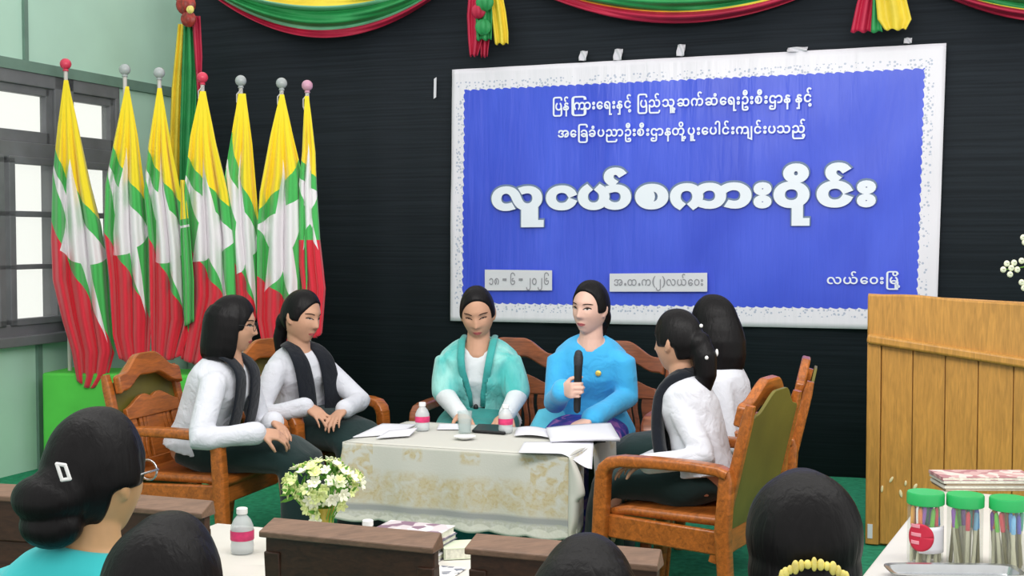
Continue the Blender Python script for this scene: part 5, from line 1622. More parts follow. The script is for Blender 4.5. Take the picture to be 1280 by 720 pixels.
def xform(mb, fr):
    mb.v = [fr(p) for p in mb.v]
    return mb
def patch_on_face(outline, lift, depth=0.003):
    # a small raised shape following the face; outline in (x, z)
    b = MB()
    cx = sum(p[0] for p in outline) / len(outline)
    cz = sum(p[1] for p in outline) / len(outline)
    def pt(x, z, l):
        return V((x, face_y(x, z) + l, z))
    rr = []
    for s, l in ((1.0, -depth), (1.0, lift * 0.4), (0.7, lift), (0.35, lift), (0.04, lift)):
        rr.append([pt(cx + (x - cx) * s, cz + (z - cz) * s, l) for x, z in outline])
    b.rings(rr)
    return b
def almond(cx, cz, w, h, slant, n=18):
    out = []
    for k in range(n):
        a = 2 * pi * k / n
        x, z = cos(a) * w, sin(a) * h * (1 - 0.35 * abs(cos(a)))
        out.append((cx + x, cz + z + slant * x))
    return out
def face_parts(fr, par, open_=1.0, lip='lips', smile=0.0, skip_far=None):
    for s in (-1, 1):
        e = xform(patch_on_face(almond(s * 0.0315, 0.0065, 0.0150, 0.0058 * open_, s * 0.08), 0.0022), fr).build('eye', 'eye_white', par, smooth=60)
        xform(patch_on_face(almond(s * 0.0315, 0.0065, 0.0062, 0.0054 * open_, 0), 0.0034), fr).build('iris', 'iris', e, smooth=60)
        # lid line above the eye
        up = []
        n = 12
        for k in range(n + 1):
            t = lerp(-1, 1, k / n)
            up.append((s * 0.0315 + t * 0.0165, 0.0065 + (0.0066 * open_ + 0.0012) * (1 - t * t) + s * t * 0.0016 + 0.0004))
        dn = [(x, z - 0.0026) for x, z in up]
        xform(patch_on_face(up + dn[::-1], 0.0036), fr).build('eyelid', 'brow', par, smooth=60)
        up = []
        for k in range(n + 1):
            t = lerp(-1, 1, k / n)
            up.append((s * 0.034 + t * 0.0185, 0.0268 + 0.0042 * (1 - t * t) + 0.0 * t * s))
        dn = [(x, z - 0.0042 + 0.0016 * abs((i / n) * 2 - 1)) for i, (x, z) in enumerate(up)]
        xform(patch_on_face(up + dn[::-1], 0.0026), fr).build('eyebrow', 'brow', par, smooth=60)
    lips = []
    n = 24
    for k in range(n):
        a = 2 * pi * k / n
        x = cos(a) * 0.0215
        h = 0.0072 if sin(a) > 0 else 0.0085
        z = -0.0635 + sin(a) * h * (1 - 0.25 * cos(a) ** 2) - (0.0018 * exp(-(x / 0.004) ** 2) if sin(a) > 0 else 0) + smile * (x / 0.02) ** 2 * 0.003
        lips.append((x, z))
    xform(patch_on_face(lips, 0.0018), fr).build('lips', lip, par, smooth=60)

def hair_cap(b, fr, infl=0.12, zh=0.070, line=0.004, nape=-0.075, wave=0.0, part=0.0):
    def fn(az, el):
        p = head_pt(az, el)
        # the face: a tall oval, its top at zh, open below the ears
        zc = zh - 0.082
        xx = p.x + (0.006 * math.copysign(1, part) * sstep(0.0, zh, p.z) if part else 0)
        hw_ = 0.064 - 0.5 * max(0.0, line)
        q = (xx / hw_) ** 2 + (max(0.0, p.z - zc) / 0.082) ** 2
        oval = sstep(1.08, 0.90, q)
        m = sstep(0.004, 0.016, p.y) * (oval if p.z > -0.015 else max(oval, sstep(-0.015, -0.028, p.z)))
        m = max(m, sstep(nape + 0.008, nape - 0.012, p.z))
        m = max(m, sstep(-0.010, -0.026, p.z) * sstep(-0.035, -0.018, p.y))      # round the ears
        g = 1 + (infl + wave * noise.noise(p * 30)) * (1 - m) - 0.16 * m
        if p.y > 0.03:
            g = 1 + (g - 1) * (0.55 if g > 1 else 1)
        return fr(V((p.x * g, p.y * g, p.z * (1 + (infl * 0.75) * (1 - m)) if p.z > 0 else p.z * (1 - 0.1 * m))))
    b.rings(head_rings(fn))
    return b
def glasses(fr, par, mat='dark', rim=0.0014):
    b = MB()
    for s in (-1, 1):
        pts = []
        for k in range(25):
            a = 2 * pi * k / 24
            x = s * 0.033 + cos(a) * 0.024
            z = 0.003 + sin(a) * 0.019
            pts.append(fr((x, 0.101 - abs(x) * 0.10, z)))
        b.tube(pts, rim, 6, ends=False)
        b.tube([fr((s * 0.057, 0.095, 0.008)), fr((s * 0.070, 0.085, 0.009)), fr((s * 0.078, 0.02, 0.006)), fr((s * 0.077, -0.012, -0.004))], rim, 6)
    b.tube([fr((-0.009, 0.100, 0.006)), fr((0, 0.1025, 0.009)), fr((0.009, 0.100, 0.006))], rim, 6)
    return b.build('glasses', mat, par, smooth=180)

def hand(b, W, d, nrm, thumb, k=0.92, curl=(18, 24, 16), spread=5.0, tcurl=(20, 20), tout=42, tn=0.35):
    # wrist, finger direction, palm normal (the way fingers close), thumb side (+1: along d x nrm)
    d = V(d).normalized()
    nrm = V(nrm)
    nrm = (nrm - d * nrm.dot(d)).normalized()
    l = d.cross(nrm) * thumb
    W = V(W)
    b.sweep([W - d * .01 * k, W + d * .012 * k, W + d * .035 * k, W + d * .06 * k, W + d * .082 * k, W + d * .092 * k], [x * k for x in (.022, .025, .034, .038, .037, .030)], [x * k for x in (.018, .017, .0165, .015, .0125, .009)], l, n=16, power=2.6)
    for off, base, ln, rr in ((0.029, 0.083, (0.040, 0.025, 0.019), 0.0082), (0.0098, 0.088, (0.044, 0.028, 0.02), 0.0085), (-0.0096, 0.086, (0.041, 0.026, 0.019), 0.0081), (-0.028, 0.078, (0.032, 0.020, 0.017), 0.0072)):
        p = W + d * (base * k) + l * (off * k)
        sp = radians(spread) * off / 0.02
        fd_ = d * cos(sp) + l * sin(sp)
        pts = [p - fd_ * 0.018 * k, p]
        ang = 0
        for q in range(3):
            ang += radians(curl[q])
            p = p + (fd_ * cos(ang) + nrm * sin(ang)) * ln[q] * k
            pts.append(p)
        b.tube(pts, [rr * k, rr * k, rr * .97 * k, rr * .9 * k, rr * .74 * k], 10)
    # thumb leaves the side of the palm near its base
    p = W + d * (0.022 * k) + l * (0.024 * k)
    td = (d * cos(radians(tout)) + l * sin(radians(tout)) + nrm * tn).normalized()
    pts = [p - td * 0.012 * k, p, p + td * 0.036 * k]
    td2 = (td * cos(radians(tcurl[0])) + (nrm * 0.7 - l * 0.5).normalized() * sin(radians(tcurl[0]))).normalized()
    pts.append(pts[-1] + td2 * 0.030 * k)
    td3 = (td2 * cos(radians(tcurl[1])) + (nrm * 0.7 - l * 0.6).normalized() * sin(radians(tcurl[1]))).normalized()
    pts.append(pts[-1] + td3 * 0.022 * k)
    b.tube(pts, [0.013 * k, 0.0125 * k, 0.0105 * k, 0.0095 * k, 0.0072 * k], 10)

def ik(S, W, La, Lb, pole):
    S, W = V(S), V(W)
    d = W - S
    D = d.length
    if D > (La + Lb) * 0.995:
        W = S + d.normalized() * (La + Lb) * 0.995
        d = W - S
        D = d.length
    a = (La * La - Lb * Lb + D * D) / (2 * D)
    h = sqrt(max(0, La * La - a * a))
    dn = d.normalized()
    p = V(pole)
    p = (p - dn * p.dot(dn)).normalized()
    return S + dn * a + p * h, W

TT_ = [-0.14, 0.0, 0.22, 0.48, 0.70, 0.84, 0.93, 0.985]
TWD = [0.150, 0.168, 0.136, 0.138, 0.152, 0.150, 0.108, 0.064]
TDP = [0.105, 0.120, 0.102, 0.108, 0.118, 0.098, 0.078, 0.056]
def interp(xs, ys, x):
    if x <= xs[0]:
        return ys[0]
    for i in range(len(xs) - 1):
        if x <= xs[i + 1]:
            return lerp(ys[i], ys[i + 1], (x - xs[i]) / (xs[i + 1] - xs[i]))
    return ys[-1]

class Person:
    def __init__(s, label, root, seat, face, head, heading, pitch=0, roll=0, k=1.0, skin='skin', hk=1.0, wrists=None, hands=None, poles=None, sh=0.138, floor=0.0, voxel=0.005, features=True, foot_back=0.0, knee=0.43, arms=(0.27, 0.245), elbows=None, neck=0.138, neck_back=0.02, group=None):
        s.k, s.f = k, V((cos(radians(face)), sin(radians(face)), 0))
        s.r = V((s.f.y, -s.f.x, 0))
        s.t = thing('person', V((root[0], root[1], floor)), label, 'person', group)
        s.fr = Frame(head, heading, pitch, roll, hk)
        s.H = V((root[0], root[1], seat + 0.10 * k))
        s.N = V(head) - UP * (neck * hk) - s.f * (neck_back * k)
        s.seat, s.floor, s.skin = seat, floor, skin
        s.S = {q: s.N - UP * 0.102 * k + s.r * (q * sh * k) for q in (-1, 1)}
        s.La, s.Lb = arms[0] * k, arms[1] * k
        s.E, s.W = {}, {}
        for q in (-1, 1):
            w = (wrists or {}).get(q)
            if w is None:
                w = s.H + s.f * 0.22 * k + s.r * (q * 0.10 * k) + UP * 0.05
            pl = (poles or {}).get(q, s.r * (q * 0.9) - UP * 0.6 - s.f * 0.3)
            s.E[q], s.W[q] = ik(s.S[q], w, s.La, s.Lb, pl)
            if elbows and q in elbows:
                s.E[q] = V(elbows[q])
        s.K = s.H + s.f * (knee * k)
        s.K.z = seat + 0.07
        s.A = s.K + s.f * (0.05 - foot_back)
        s.A.z = floor + 0.07
        hands = hands or {}
        b = MB()
        s.torso(b, 0.0, 0, 7)
        b.tube([s.N - UP * 0.05 * k, s.N, lerp(s.N, s.fr((0, -0.012, -0.06)), .6), s.fr((0, -0.006, -0.045))], [0.066 * k, 0.055 * k, 0.050 * hk, 0.050 * hk], 18)
        hb = MB()
        hb.rings(head_rings(head_pt))
        for q in (-1, 1):           # ears
            hb.ell((q * 0.0735, -0.006, -0.004), (0.009, 0.017, 0.030), (V((1, 0.25 * q, 0)).normalized(), V((-0.25 * q, 1, 0.15)).normalized(), V((0, -0.15, 1)).normalized()), 14, 10)
            hb.ell((q * 0.073, 0.001, -0.026), (0.006, 0.010, 0.012), None, 10, 8)
        xform(hb, s.fr)
        b.add(hb.v, hb.f)
        for q in (-1, 1):
            b.tube([s.S[q], lerp(s.S[q], s.E[q], .5), s.E[q], lerp(s.E[q], s.W[q], .35), s.W[q]], [0.034 * k, 0.038 * k, 0.034 * k, 0.033 * k, 0.024 * k], 14)
            hd = hands.get(q, {})
            fd = hd.get('d', s.W[q] - s.E[q])
            kw = {a: v for a, v in hd.items() if a not in ('d', 'n')}
            hand(b, s.W[q], fd, hd.get('n', -UP), kw.pop('thumb', 1), k=0.92 * k, **kw)
            b.tube([s.H + s.r * (q * .085), s.K + s.r * (q * .075) - UP * 0.01, s.A + s.r * (q * .07)], [0.078 * k, 0.055 * k, 0.036 * k], 14)
            b.sweep([s.A + s.r * (q * .07) - s.f * 0.05 + UP * (-0.03), s.A + s.r * (q * .07) + UP * (-0.028), s.A + s.r * (q * .072) + s.f * 0.08 + UP * (-0.042), s.A + s.r * (q * .073) + s.f * 0.15 + UP * (-0.05)], [0.028, 0.036, 0.042, 0.03], [0.032, 0.034, 0.022, 0.012], s.r, n=14)
        s.body = b.build('body', skin, s.t, smooth=180, remesh=voxel, relax=2)
        if features:
            face_parts(s.fr, s.t, **(features if isinstance(features, dict) else {}))
    def spine(s, t):
        return lerp(s.H, s.N, t) + s.f * ((-0.018 * sin(pi * max(0, min(1, t))) + 0.012 * exp(-((t - .68) / .15) ** 2)) * s.k)
    def torso(s, b, infl, i0, i1, flare=0.0, t0=None):
        ts = TT_[i0:i1 + 1]
        pts, ws, ds = [], [], []
        for i, t in enumerate(ts):
            pts.append(s.spine(t))
            fl = flare * max(0, 0.35 - t)
            ws.append(TWD[i0 + i] * s.k + infl + fl)
            ds.append(TDP[i0 + i] * s.k + infl + fl)
        b.sweep(pts, ws, ds, s.r, n=26, power=2.3)
    def front(s, t, x, lift=0.0, back=False):
        w, d = interp(TT_, TWD, t) * s.k, interp(TT_, TDP, t) * s.k
        q = max(0.0, 1 - (abs(x) / (w + 0.01)) ** 2.3) ** (1 / 2.3)
        return s.spine(t) + s.r * x + s.f * ((-1 if back else 1) * (d * q + lift))
    def sleeve(s, b, q, infl=0.012, to=1.0, cuff=0.004):
        E, W, S = s.E[q], s.W[q], s.S[q]
        pts = [S - s.r * (q * 0.012), S, lerp(S, E, .5), lerp(S, E, .88), E, lerp(E, W, .14)]
        rs = [0.047 * s.k + infl, 0.048 * s.k + infl, 0.044 * s.k + infl, 0.040 * s.k + infl, 0.041 * s.k + infl, 0.039 * s.k + infl]
        if to > 0.2:
            pts += [lerp(E, W, .55 * to), lerp(E, W, to)]
            rs += [0.033 * s.k + infl, 0.026 * s.k + infl + cuff]
        b.tube(pts, rs, 16, ends=True)
    def blouse(s, mat, infl=0.012, hem=1, to=0.97, cuff=0.004, flare=0.06, name='blouse', voxel=0.008, keep=None, solid=0, top=7):
        b = MB()
        s.torso(b, infl, hem, top, flare)
        for q in (-1, 1):
            s.sleeve(b, q, infl - 0.002, to, cuff)
        return b.build(name, mat, s.t, smooth=180, remesh=voxel, relax=4, keep=keep, solid=solid)
    def skirt(s, mat, name='longyi', wide=1.0):
        k = s.k
        b = MB()
        pts = [s.spine(0.18), s.spine(0.02), s.H + s.f * 0.10 * k - UP * 0.02, lerp(s.H, s.K, .55), s.K - s.f * 0.03, s.K + s.f * 0.03 - UP * 0.03, s.K + s.f * 0.045 - UP * 0.12, lerp(s.K, s.A, .6) + s.f * 0.02, s.A + s.f * 0.0 + UP * 0.02]
        ws = [0.148, 0.178, 0.186, 0.172, 0.158, 0.152, 0.148, 0.142, 0.150]
        ds = [0.112, 0.125, 0.118, 0.092, 0.080, 0.078, 0.078, 0.085, 0.098]
        b.sweep(pts, [w * k * wide for w in ws], [d * k for d in ds], s.r, n=26, power=2.4)
        return b.build(name, mat, s.t, smooth=180, remesh=0.011, relax=5)
    def scarf(s, mat, t_end=0.0, x_lo=0.075, hw=0.04, lift=0.022, name='scarf', x_hi=0.062, thick=0.0085):
        pts, sides, ws = [], [], []
        def leg_(q):
            out = []
            lo, hi = s.front(t_end, q * x_lo, lift + 0.02), s.front(0.80, q * x_hi, lift + 0.004)
            for c in (0, .2, .4, .6, .8, 1.0):
                out.append((lerp(lo, hi, c) + s.f * (0.020 * sin(pi * c)), s.r * 1.0, hw * lerp(1.08, 0.95, c)))
            out.append((s.front(0.90, q * x_hi, lift), s.r * 1.0, hw * .9))
            out.append((s.spine(0.985) + s.r * (q * 0.066 * s.k) + s.f * (0.028 * s.k) + UP * 0.016, s.r * 1.0, hw * .8))
            out.append((s.spine(1.0) + s.r * (q * 0.066 * s.k) - s.f * 0.022 * s.k + UP * 0.026, (s.r * 0.8 - UP * 0.3 * q), hw * .8))
            return out
        R_ = leg_(1)
        Lf = leg_(-1)
        for p, sd, w in R_:
            pts.append(p); sides.append(sd); ws.append(w)
        pts.append(s.spine(1.02) - s.f * 0.072 * s.k + UP * 0.012)
        sides.append(-s.f * 0.5 - UP * 0.8)
        ws.append(hw * 0.9)
        for p, sd, w in reversed(Lf):
            pts.append(p)
            sides.append(V((-sd.x, -sd.y, -abs(sd.z))) if sd.z else -sd)
            ws.append(w)
        b = MB()
        b.sweep(pts, ws, thick, sides, n=14, power=3)
        return b.build(name, mat, s.t, smooth=180, sub=1)
    def hair(s, fn, mat='hair', voxel=0.0055, relax=3, name='hair'):
        b = MB()
        fn(b, s.fr)
        return b.build(name, mat, s.t, smooth=180, remesh=voxel, relax=relax)

# --- the girl with the bobbed hair, left front chair
P = Person('girl with bobbed black hair and glasses, white blouse and black scarf, hands on lap', (-1.335, 5.39), 0.43, -16, at(291, 406, 5.33), 4, -6, 0, k=0.98, hk=1.0,
           wrists={1: at(324, 541, 5.13), -1: at(342, 527, 5.33)}, poles={1: V((-0.5, -0.6, -0.6)), -1: V((-0.2, 0.8, -0.6))},
           hands={1: dict(d=(0.95, 0.25, -0.16), n=(0.1, 0.5, -0.85), thumb=-1, curl=(28, 30, 20)), -1: dict(d=(0.62, -0.70, -0.33), n=(-0.25, -0.2, -0.95), thumb=1, curl=(22, 28, 18))}, knee=0.44)
P.blouse('white_shirt', to=0.93, cuff=0.014)
P.skirt('green_skirt')
P.scarf('black_scarf', t_end=-0.02, hw=0.045)
def bob(b, fr):
    hair_cap(b, fr, 0.15, 0.058, 0.012, nape=-0.09)
    rr = []
    for z, a, d, yc, cut in ((0.075, 0.070, 0.085, -0.015, 0.03), (0.04, 0.086, 0.108, -0.014, 0.034), (0.0, 0.091, 0.112, -0.016, 0.036), (-0.05, 0.093, 0.110, -0.018, 0.036), (-0.10, 0.092, 0.106, -0.022, 0.034), (-0.135, 0.086, 0.098, -0.026, 0.026), (-0.152, 0.074, 0.084, -0.028, 0.016)):
        rr.append([fr((a * cos(2 * pi * k / 40), min(cut + 0.006 * cos(4 * pi * k / 40), yc + d * sin(2 * pi * k / 40)), z + 0.004 * sin(k * 1.7))) for k in range(40)])
    b.rings(rr)
P.hair(bob, relax=5)
glasses(P.fr, P.t)

# --- the girl looking down, back left chair
P = Person('girl with tied black hair, white blouse and black scarf, her face lowered, before the flags', (-1.02, 6.02), 0.43, -42, at(377, 396, 5.93), -32, -10, 4, k=0.98, hk=1.04,
           wrists={1: at(384, 508, 5.72), -1: at(430, 512, 5.75)}, poles={1: V((-0.9, -0.3, -0.5)), -1: V((0.9, 0.4, -0.6))},
           hands={1: dict(d=(0.72, -0.45, -0.38), n=(0.15, 0.2, -0.95), thumb=1, curl=(16, 20, 14), spread=8), -1: dict(d=(-0.35, -0.85, -0.3), n=(0, -0.2, -1), thumb=-1)}, features=dict(open_=0.6))
P.blouse('white_shirt', to=0.95, cuff=0.010)
P.skirt('green_skirt')
P.scarf('black_scarf', t_end=0.0, hw=0.05, x_lo=0.075, x_hi=0.075)
def tied(b, fr):
    hair_cap(b, fr, 0.12, 0.074, 0.0, nape=-0.07, part=0.1)
    b.ell(fr((0, -0.095, -0.045)), (0.045, 0.04, 0.055), fr.ax())
    b.tube([fr((0, -0.095, -0.05)), fr((0.0, -0.105, -0.12)), fr((0, -0.09, -0.20))], [0.038, 0.034, 0.018], 14)
P.hair(tied)

# --- the woman in the turquoise shawl
P = Person('woman in a white blouse and turquoise shawl looking down, seated on the settee', (-0.15, 6.0), 0.43, -98, at(597, 391, 5.83), -94, -20, -3, k=1.02, hk=1.04,
           wrists={1: at(576, 519, 5.60), -1: at(633, 519, 5.60)}, elbows={1: at(556, 494, 5.84), -1: at(647, 494, 5.80)}, sh=0.142,
           hands={1: dict(d=(0.35, -0.9, -0.2), n=(0, -0.2, -1), thumb=-1), -1: dict(d=(-0.35, -0.9, -0.2), n=(0, -0.2, -1), thumb=1)}, features=dict(open_=0.45), arms=(0.285, 0.26))
P.blouse('white_blouse', infl=0.010)
P.skirt('teal_skirt', wide=1.05)
def shk(P=P):
    def keep(c, n):
        d = c - P.spine(0.5)
        x = d.dot(P.r)
        fy = d.dot(P.f)
        ax = (P.N - P.H)
        t = (c - P.H).dot(ax) / ax.length_squared
        if t < 0.23 and fy > -0.2:
            return False
        if fy > 0.0 and abs(x + 0.004) < lerp(0.026, 0.062, sstep(0.25, 0.9, t)) and t > 0.27:
            return False
        h = c - P.N
        if (h - UP * h.z).length < 0.070 and h.z > -0.05:
            return False
        return True
    return keep
b = MB()
P.torso(b, 0.030, 1, 7, 0.0)
for q in (-1, 1):
    S, E, W = P.S[q], P.E[q], P.W[q]
    b.tube([S - P.r * (q * 0.04), S + UP * 0.002, lerp(S, E, .5), lerp(S, E, .85)], [0.064, 0.068, 0.066, 0.062], 18)
    # the drape joining arm and chest
    b.sweep([P.front(0.86, q * 0.09, -0.03), P.front(0.60, q * 0.12, -0.03), P.front(0.30, q * 0.11, -0.02)], [0.06, 0.075, 0.07], [0.065, 0.075, 0.06], P.r, n=18)
P_sh = b.build('shawl', 'shawl', P.t, smooth=180, remesh=0.008, relax=5, keep=shk(), solid=0.006)
b = MB()                         # the shawl's folded edges down the front and its brooch pin
for q in (-1, 1):
    b.sweep([P.front(t, -0.004 + q * lerp(0.030, 0.068, sstep(0.25, 0.9, t)), 0.034) for t in (0.25, 0.4, 0.55, 0.7, 0.84)] + [P.spine(0.97) + P.r * (q * 0.075) + P.f * 0.03 + UP * 0.022, P.spine(1.0) + P.r * (q * 0.072) - P.f * 0.045 + UP * 0.03], [0.014, 0.016, 0.017, 0.018, 0.018, 0.018, 0.015], [0.008] * 7, P.r, n=12)
b.build('shawl_edge', cloth('deep_turquoise', (62, 160, 156), 0.7, 0.1, 0.4, 16), P.t, smooth=180)
b = MB()
b.ell(P.front(0.235, -0.002, 0.045), (0.012, 0.01, 0.018), None, 12, 8)
b.build('pin', 'dark', P.t, smooth=180)
b = MB()
b.ell(P.front(0.44, -0.12, 0.052), (0.008, 0.006, 0.008), None, 10, 8)
b.build('bead', 'white', P.t, smooth=180)
def auntie(b, fr):
    hair_cap(b, fr, 0.10, 0.080, -0.002, nape=-0.06, part=0.1)
    b.ell(fr((0, -0.10, -0.02)), (0.05, 0.035, 0.045), fr.ax())
P.hair(auntie)

# --- the woman with the microphone
mic_c = at(722, 487, 5.27)
mn, md = V((0.89, 0.45, 0)), V((0.45, -0.89, 0.05))
P = Person('woman in a sky-blue blouse and purple skirt speaking into a microphone', (0.36, 5.78), 0.43, -103, at(738, 385, 5.6), -126, -4, 3, k=1.0, hk=1.0, skin='skin_pale',
           wrists={1: mic_c - mn * 0.040 - md * 0.050, -1: at(738, 525, 5.33)}, elbows={1: at(694, 503, 5.58), -1: at(784, 496, 5.60)}, sh=0.142,
           hands={1: dict(d=md, n=mn, thumb=1, curl=(62, 78, 46), spread=1, tcurl=(35, 30), tout=55, tn=0.55), -1: dict(d=(-0.85, -0.45, -0.25), n=(0, 0, -1), thumb=1, curl=(14, 18, 12))}, voxel=0.0042, features=dict(lip='lips'), arms=(0.285, 0.255))
P.blouse('blue_blouse', infl=0.014, to=0.95, cuff=0.012, flare=0.10)
P.skirt('blue_skirt', wide=1.05)
b = MB()                        # the blouse's loose end by her right thigh
b.sweep([P.front(0.2, 0.10, 0.02), P.H + P.r * 0.16 + P.f * 0.14 + UP * 0.06, P.H + P.r * 0.20 + P.f * 0.26 + UP * 0.0, P.H + P.r * 0.20 + P.f * 0.31 - UP * 0.12], [0.05, 0.075, 0.085, 0.08], [0.012, 0.012, 0.010, 0.008], [P.r, P.r * .8 + P.f * .3, P.r * .6 - P.f * .6, P.r * .6 - P.f * .6], n=14)
b.build('blouse_end', cloth('pale_teal_blue', (92, 186, 210), 0.75, 0.1, 0.5, 14), P.t, smooth=180)
b = MB()
bp = P.front(0.66, -0.055, 0.018)
b.lathe([(0.013, 0), (0.013, 0.003), (0.009, 0.006), (0.004, 0.007)], bp, 18, (P.r, UP, P.f))
o = b.build('brooch', 'gold', P.t, smooth=40)
o['label'] = 'small round golden brooch'
def speaker_hair(b, fr):
    hair_cap(b, fr, 0.12, 0.079, -0.002, nape=-0.07, part=0.12)
    b.ell(fr((0, -0.085, -0.05)), (0.052, 0.045, 0.06), fr.ax())
    b.tube([fr((0.0, -0.085, -0.06)), fr((0.0, -0.075, -0.12)), fr((0.0, -0.06, -0.16))], [0.042, 0.034, 0.02], 14)
P.hair(speaker_hair)
mt = thing('microphone', mic_c, 'black handheld microphone held upright by the woman in the blue blouse', 'microphone')
mdir = (at(723, 437, 5.27) - at(721, 510, 5.27)).normalized()
b = MB()
b.tube([mic_c - mdir * 0.085, mic_c - mdir * 0.06, mic_c + mdir * 0.08, mic_c + mdir * 0.105], [0.0145, 0.0155, 0.0175, 0.0185], 18)
b.build('handle', 'dark', mt, smooth=60)
b = MB()
b.tube([mic_c + mdir * 0.108, mic_c + mdir * 0.135, mic_c + mdir * 0.15], [0.0195, 0.0205, 0.017], 18)
b.build('grille', plain('mic_grille', (44, 46, 52), 0.5, 0.4, 0.2, 200, 0.6, 400), mt, smooth=180)

# --- the two girls at the right, seen from behind
P = Person('girl with white clips in tied black hair, seen from behind in the olive-backed chair', (0.72, 4.67), 0.43, 166, at(847, 427, 4.78), 138, -4, 0, k=0.87, hk=1.0, sh=0.128, knee=0.38,
           wrists={-1: at(808, 580, 4.55), 1: at(800, 582, 4.85)}, poles={-1: V((0.4, -0.7, -0.9)), 1: V((0.4, 0.8, -0.8))},
           hands={-1: dict(d=(-0.85, 0.45, -0.2), n=(0, 0, -1), thumb=1), 1: dict(d=(-0.9, -0.3, -0.2), n=(0, 0, -1), thumb=-1)})
P.blouse('white_shirt', to=0.96, cuff=0.006)
P.skirt('green_skirt')
P.scarf('black_scarf', t_end=0.0, hw=0.05, x_lo=0.060, x_hi=0.055, lift=0.010, thick=0.024)
def ponytail(b, fr):
    hair_cap(b, fr, 0.12, 0.062, 0.010, nape=-0.07)
    b.ell(fr((0, -0.10, -0.01)), (0.05, 0.04, 0.05), fr.ax())
    b.tube([fr((0, -0.09, 0.0)), fr((0.0, -0.118, -0.06)), fr((0, -0.118, -0.13)), fr((0, -0.105, -0.20))], [0.045, 0.048, 0.042, 0.022], 16)
P.hair(ponytail)
for i, q in enumerate(((-0.012, -0.118, 0.058), (0.02, -0.160, -0.045), (-0.035, -0.150, -0.06))):
    b = MB()
    b.ell(P.fr(q), (0.007, 0.007, 0.0075) if i != 1 else (0.006, 0.006, 0.014), None, 10, 8)
    b.build('hair_clip', 'white', P.t, smooth=180)
P = Person('girl seen from behind with loose black hair to her shoulders, in the edge-on chair', (0.90, 5.30), 0.43, 174, at(891, 407, 5.3), 138, 0, 0, k=0.97, hk=1.02, sh=0.135, wrists={-1: at(838, 575, 5.15), 1: at(830, 575, 5.5)}, poles={-1: V((0.4, -0.7, -0.9)), 1: V((0.4, 0.8, -0.8))})
P.blouse('white_shirt', to=0.96)
P.skirt('green_skirt')
P.scarf('black_scarf', t_end=0.05, hw=0.05, x_lo=0.10, x_hi=0.08, lift=0.03)
def loose(b, fr):
    hair_cap(b, fr, 0.17, 0.058, 0.012, nape=-0.10)
    rr = []
    for z, a, d, yc, cut in ((0.07, 0.050, 0.065, -0.02, 0.02), (0.03, 0.080, 0.098, -0.018, 0.03), (-0.01, 0.091, 0.112, -0.02, 0.032), (-0.06, 0.100, 0.116, -0.028, 0.028), (-0.12, 0.098, 0.105, -0.04, 0.01), (-0.17, 0.09, 0.085, -0.05, 0.0), (-0.20, 0.07, 0.06, -0.055, -0.01)):
        rr.append([fr((a * cos(2 * pi * k / 40), min(cut, yc + d * sin(2 * pi * k / 40)), z)) for k in range(40)])
    b.rings(rr)
P.hair(loose, relax=9)

# --- the audience in front
P = Person('woman with a big black bun, glasses and turquoise blouse, seen from behind', (-0.86, 2.36), 0.26, 78, at(121, 596, 2.40), 62, -2, 0, k=1.0, hk=1.03, skin='skin_tan', floor=HF, sh=0.165, neck=0.118, neck_back=0.02)
P.blouse('teal_blouse', infl=0.014)
P.skirt('teal_skirt')
def bun(b, fr):
    hair_cap(b, fr, 0.17, 0.056, 0.010, nape=-0.085, wave=0.02)
    b.ell(fr((-0.012, -0.112, -0.026)), (0.068, 0.050, 0.046), fr.ax(), 20, 14)
    b.ell(fr((-0.008, -0.098, -0.074)), (0.064, 0.052, 0.044), fr.ax(), 20, 14)
    b.ell(fr((0, -0.09, -0.02)), (0.06, 0.05, 0.06), fr.ax(), 20, 14)
P.hair(bun)
glasses(P.fr, P.t, 'steel', 0.0022)
b = MB()
q0 = P.fr((-0.012, -0.185, 0.0))
cpl = at(75, 590, (P.fr((-0.012, -0.172, -0.02))).y)
vv = (CAM - cpl).normalized()
cpl = cpl + vv * 0.012
ex = V((1, 0, 0))
ez = vv.cross(ex).normalized()
ex = ez.cross(vv)
for (dx0, dy0, dx1, dy1) in ((-0.006, 0.014, 0.004, -0.014), (-0.006, 0.014, 0.008, 0.012), (0.008, 0.012, 0.017, -0.012), (0.004, -0.014, 0.017, -0.012)):
    b.tube([cpl + ex * dx0 - ez * -dy0 * 1, cpl + ex * dx1 - ez * -dy1], 0.0034, 8)
b.build('hair_clip', 'white', P.t, smooth=180)

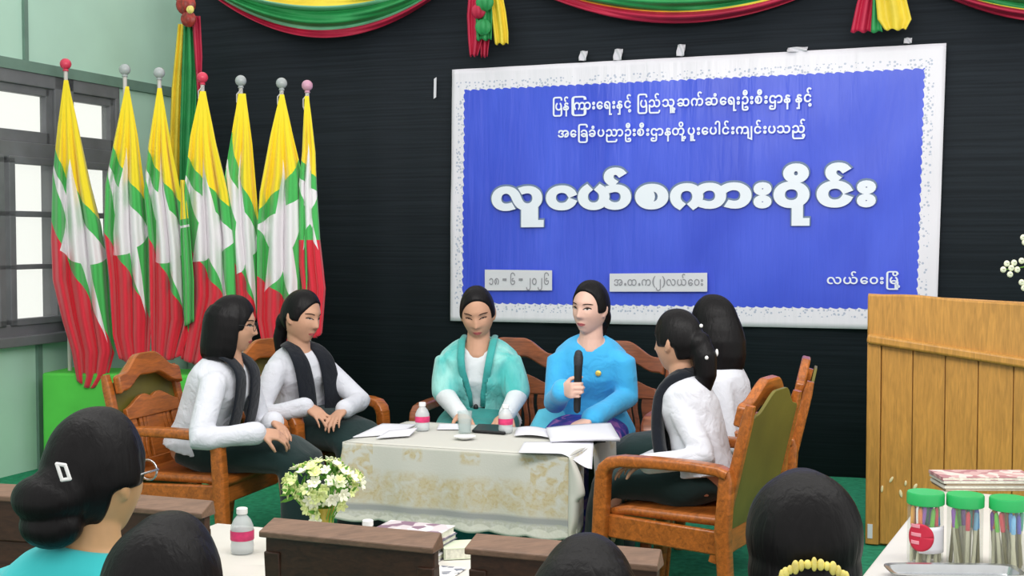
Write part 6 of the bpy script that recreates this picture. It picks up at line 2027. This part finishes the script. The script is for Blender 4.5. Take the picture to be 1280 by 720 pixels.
def crown_hair(infl, extra=None):
    def fn(b, fr):
        hair_cap(b, fr, infl - 0.07, 0.060, 0.010, nape=-0.09, wave=0.02)
        b.ell(fr((0, -0.02, 0.012)), (0.095, 0.108, 0.112), fr.ax(), 26, 18)
        b.ell(fr((0, -0.05, -0.04)), (0.090, 0.080, 0.09), fr.ax(), 24, 16)
        b.tube([fr((0, -0.09, -0.04)), fr((0, -0.11, -0.14)), fr((0, -0.10, -0.24))], [0.06, 0.05, 0.02], 16)
        if extra:
            extra(b, fr)
    return fn
for lab, px, py, z, hd, hk, infl in (('child with smooth black hair seen from behind, in front of the small white table', 211, 740, 2.05, 74, 1.06, 0.17),
                                     ('child with black hair seen from behind at the bottom centre, only the crown showing', 733, 770, 2.05, 80, 1.08, 0.17)):
    hp = at(px, py, z)
    bk_ = V((cos(radians(hd)), sin(radians(hd)), 0)) * 0.05
    P = Person(lab, (hp.x - bk_.x, hp.y - bk_.y), 0.10, hd, hp, hd, 0, 0, k=0.9, hk=hk, floor=HF, features=False, voxel=0.007)
    P.blouse('grey_shirt')
    P.skirt('green_skirt')
    P.hair(crown_hair(infl))
hp = at(1003, 680, 2.1)
P = Person('person with a gold comb in a black chignon, seen from behind before the lectern', (hp.x - 0.02, hp.y - 0.06), 0.2, 82, hp, 84, 0, 0, k=0.95, hk=1.03, floor=HF, features=False, voxel=0.007)
P.blouse('grey_shirt')
P.skirt('green_skirt')
def chignon(b, fr):
    hair_cap(b, fr, 0.08, 0.060, 0.010, nape=-0.09, wave=0.02)
    b.ell(fr((0, -0.02, 0.02)), (0.096, 0.108, 0.107), fr.ax(), 26, 18)
    b.ell(fr((0, -0.03, -0.035)), (0.093, 0.092, 0.09), fr.ax(), 26, 18)
    b.ell(fr((0, -0.105, -0.055)), (0.050, 0.042, 0.045), fr.ax(), 20, 14)
P.hair(chignon)
b = MB()
ring_c = P.fr((0, -0.136, -0.031))
for k in range(17):
    a = radians(lerp(8, 172, k / 16))
    p = ring_c + P.fr.r * (cos(a) * 0.056) + P.fr.u * (sin(a) * 0.040 - 0.004) - P.fr.f * 0.006
    b.ell(p, (0.0050 + 0.0014 * (k % 2), 0.006, 0.0075 + 0.002 * (k % 3)), None, 10, 8)
b.tube([ring_c + P.fr.r * (cos(radians(a)) * 0.055) + P.fr.u * (sin(radians(a)) * 0.038 - 0.005) for a in range(5, 180, 10)], 0.004, 8)
b.build('comb', 'gold_bead', P.t, smooth=180)
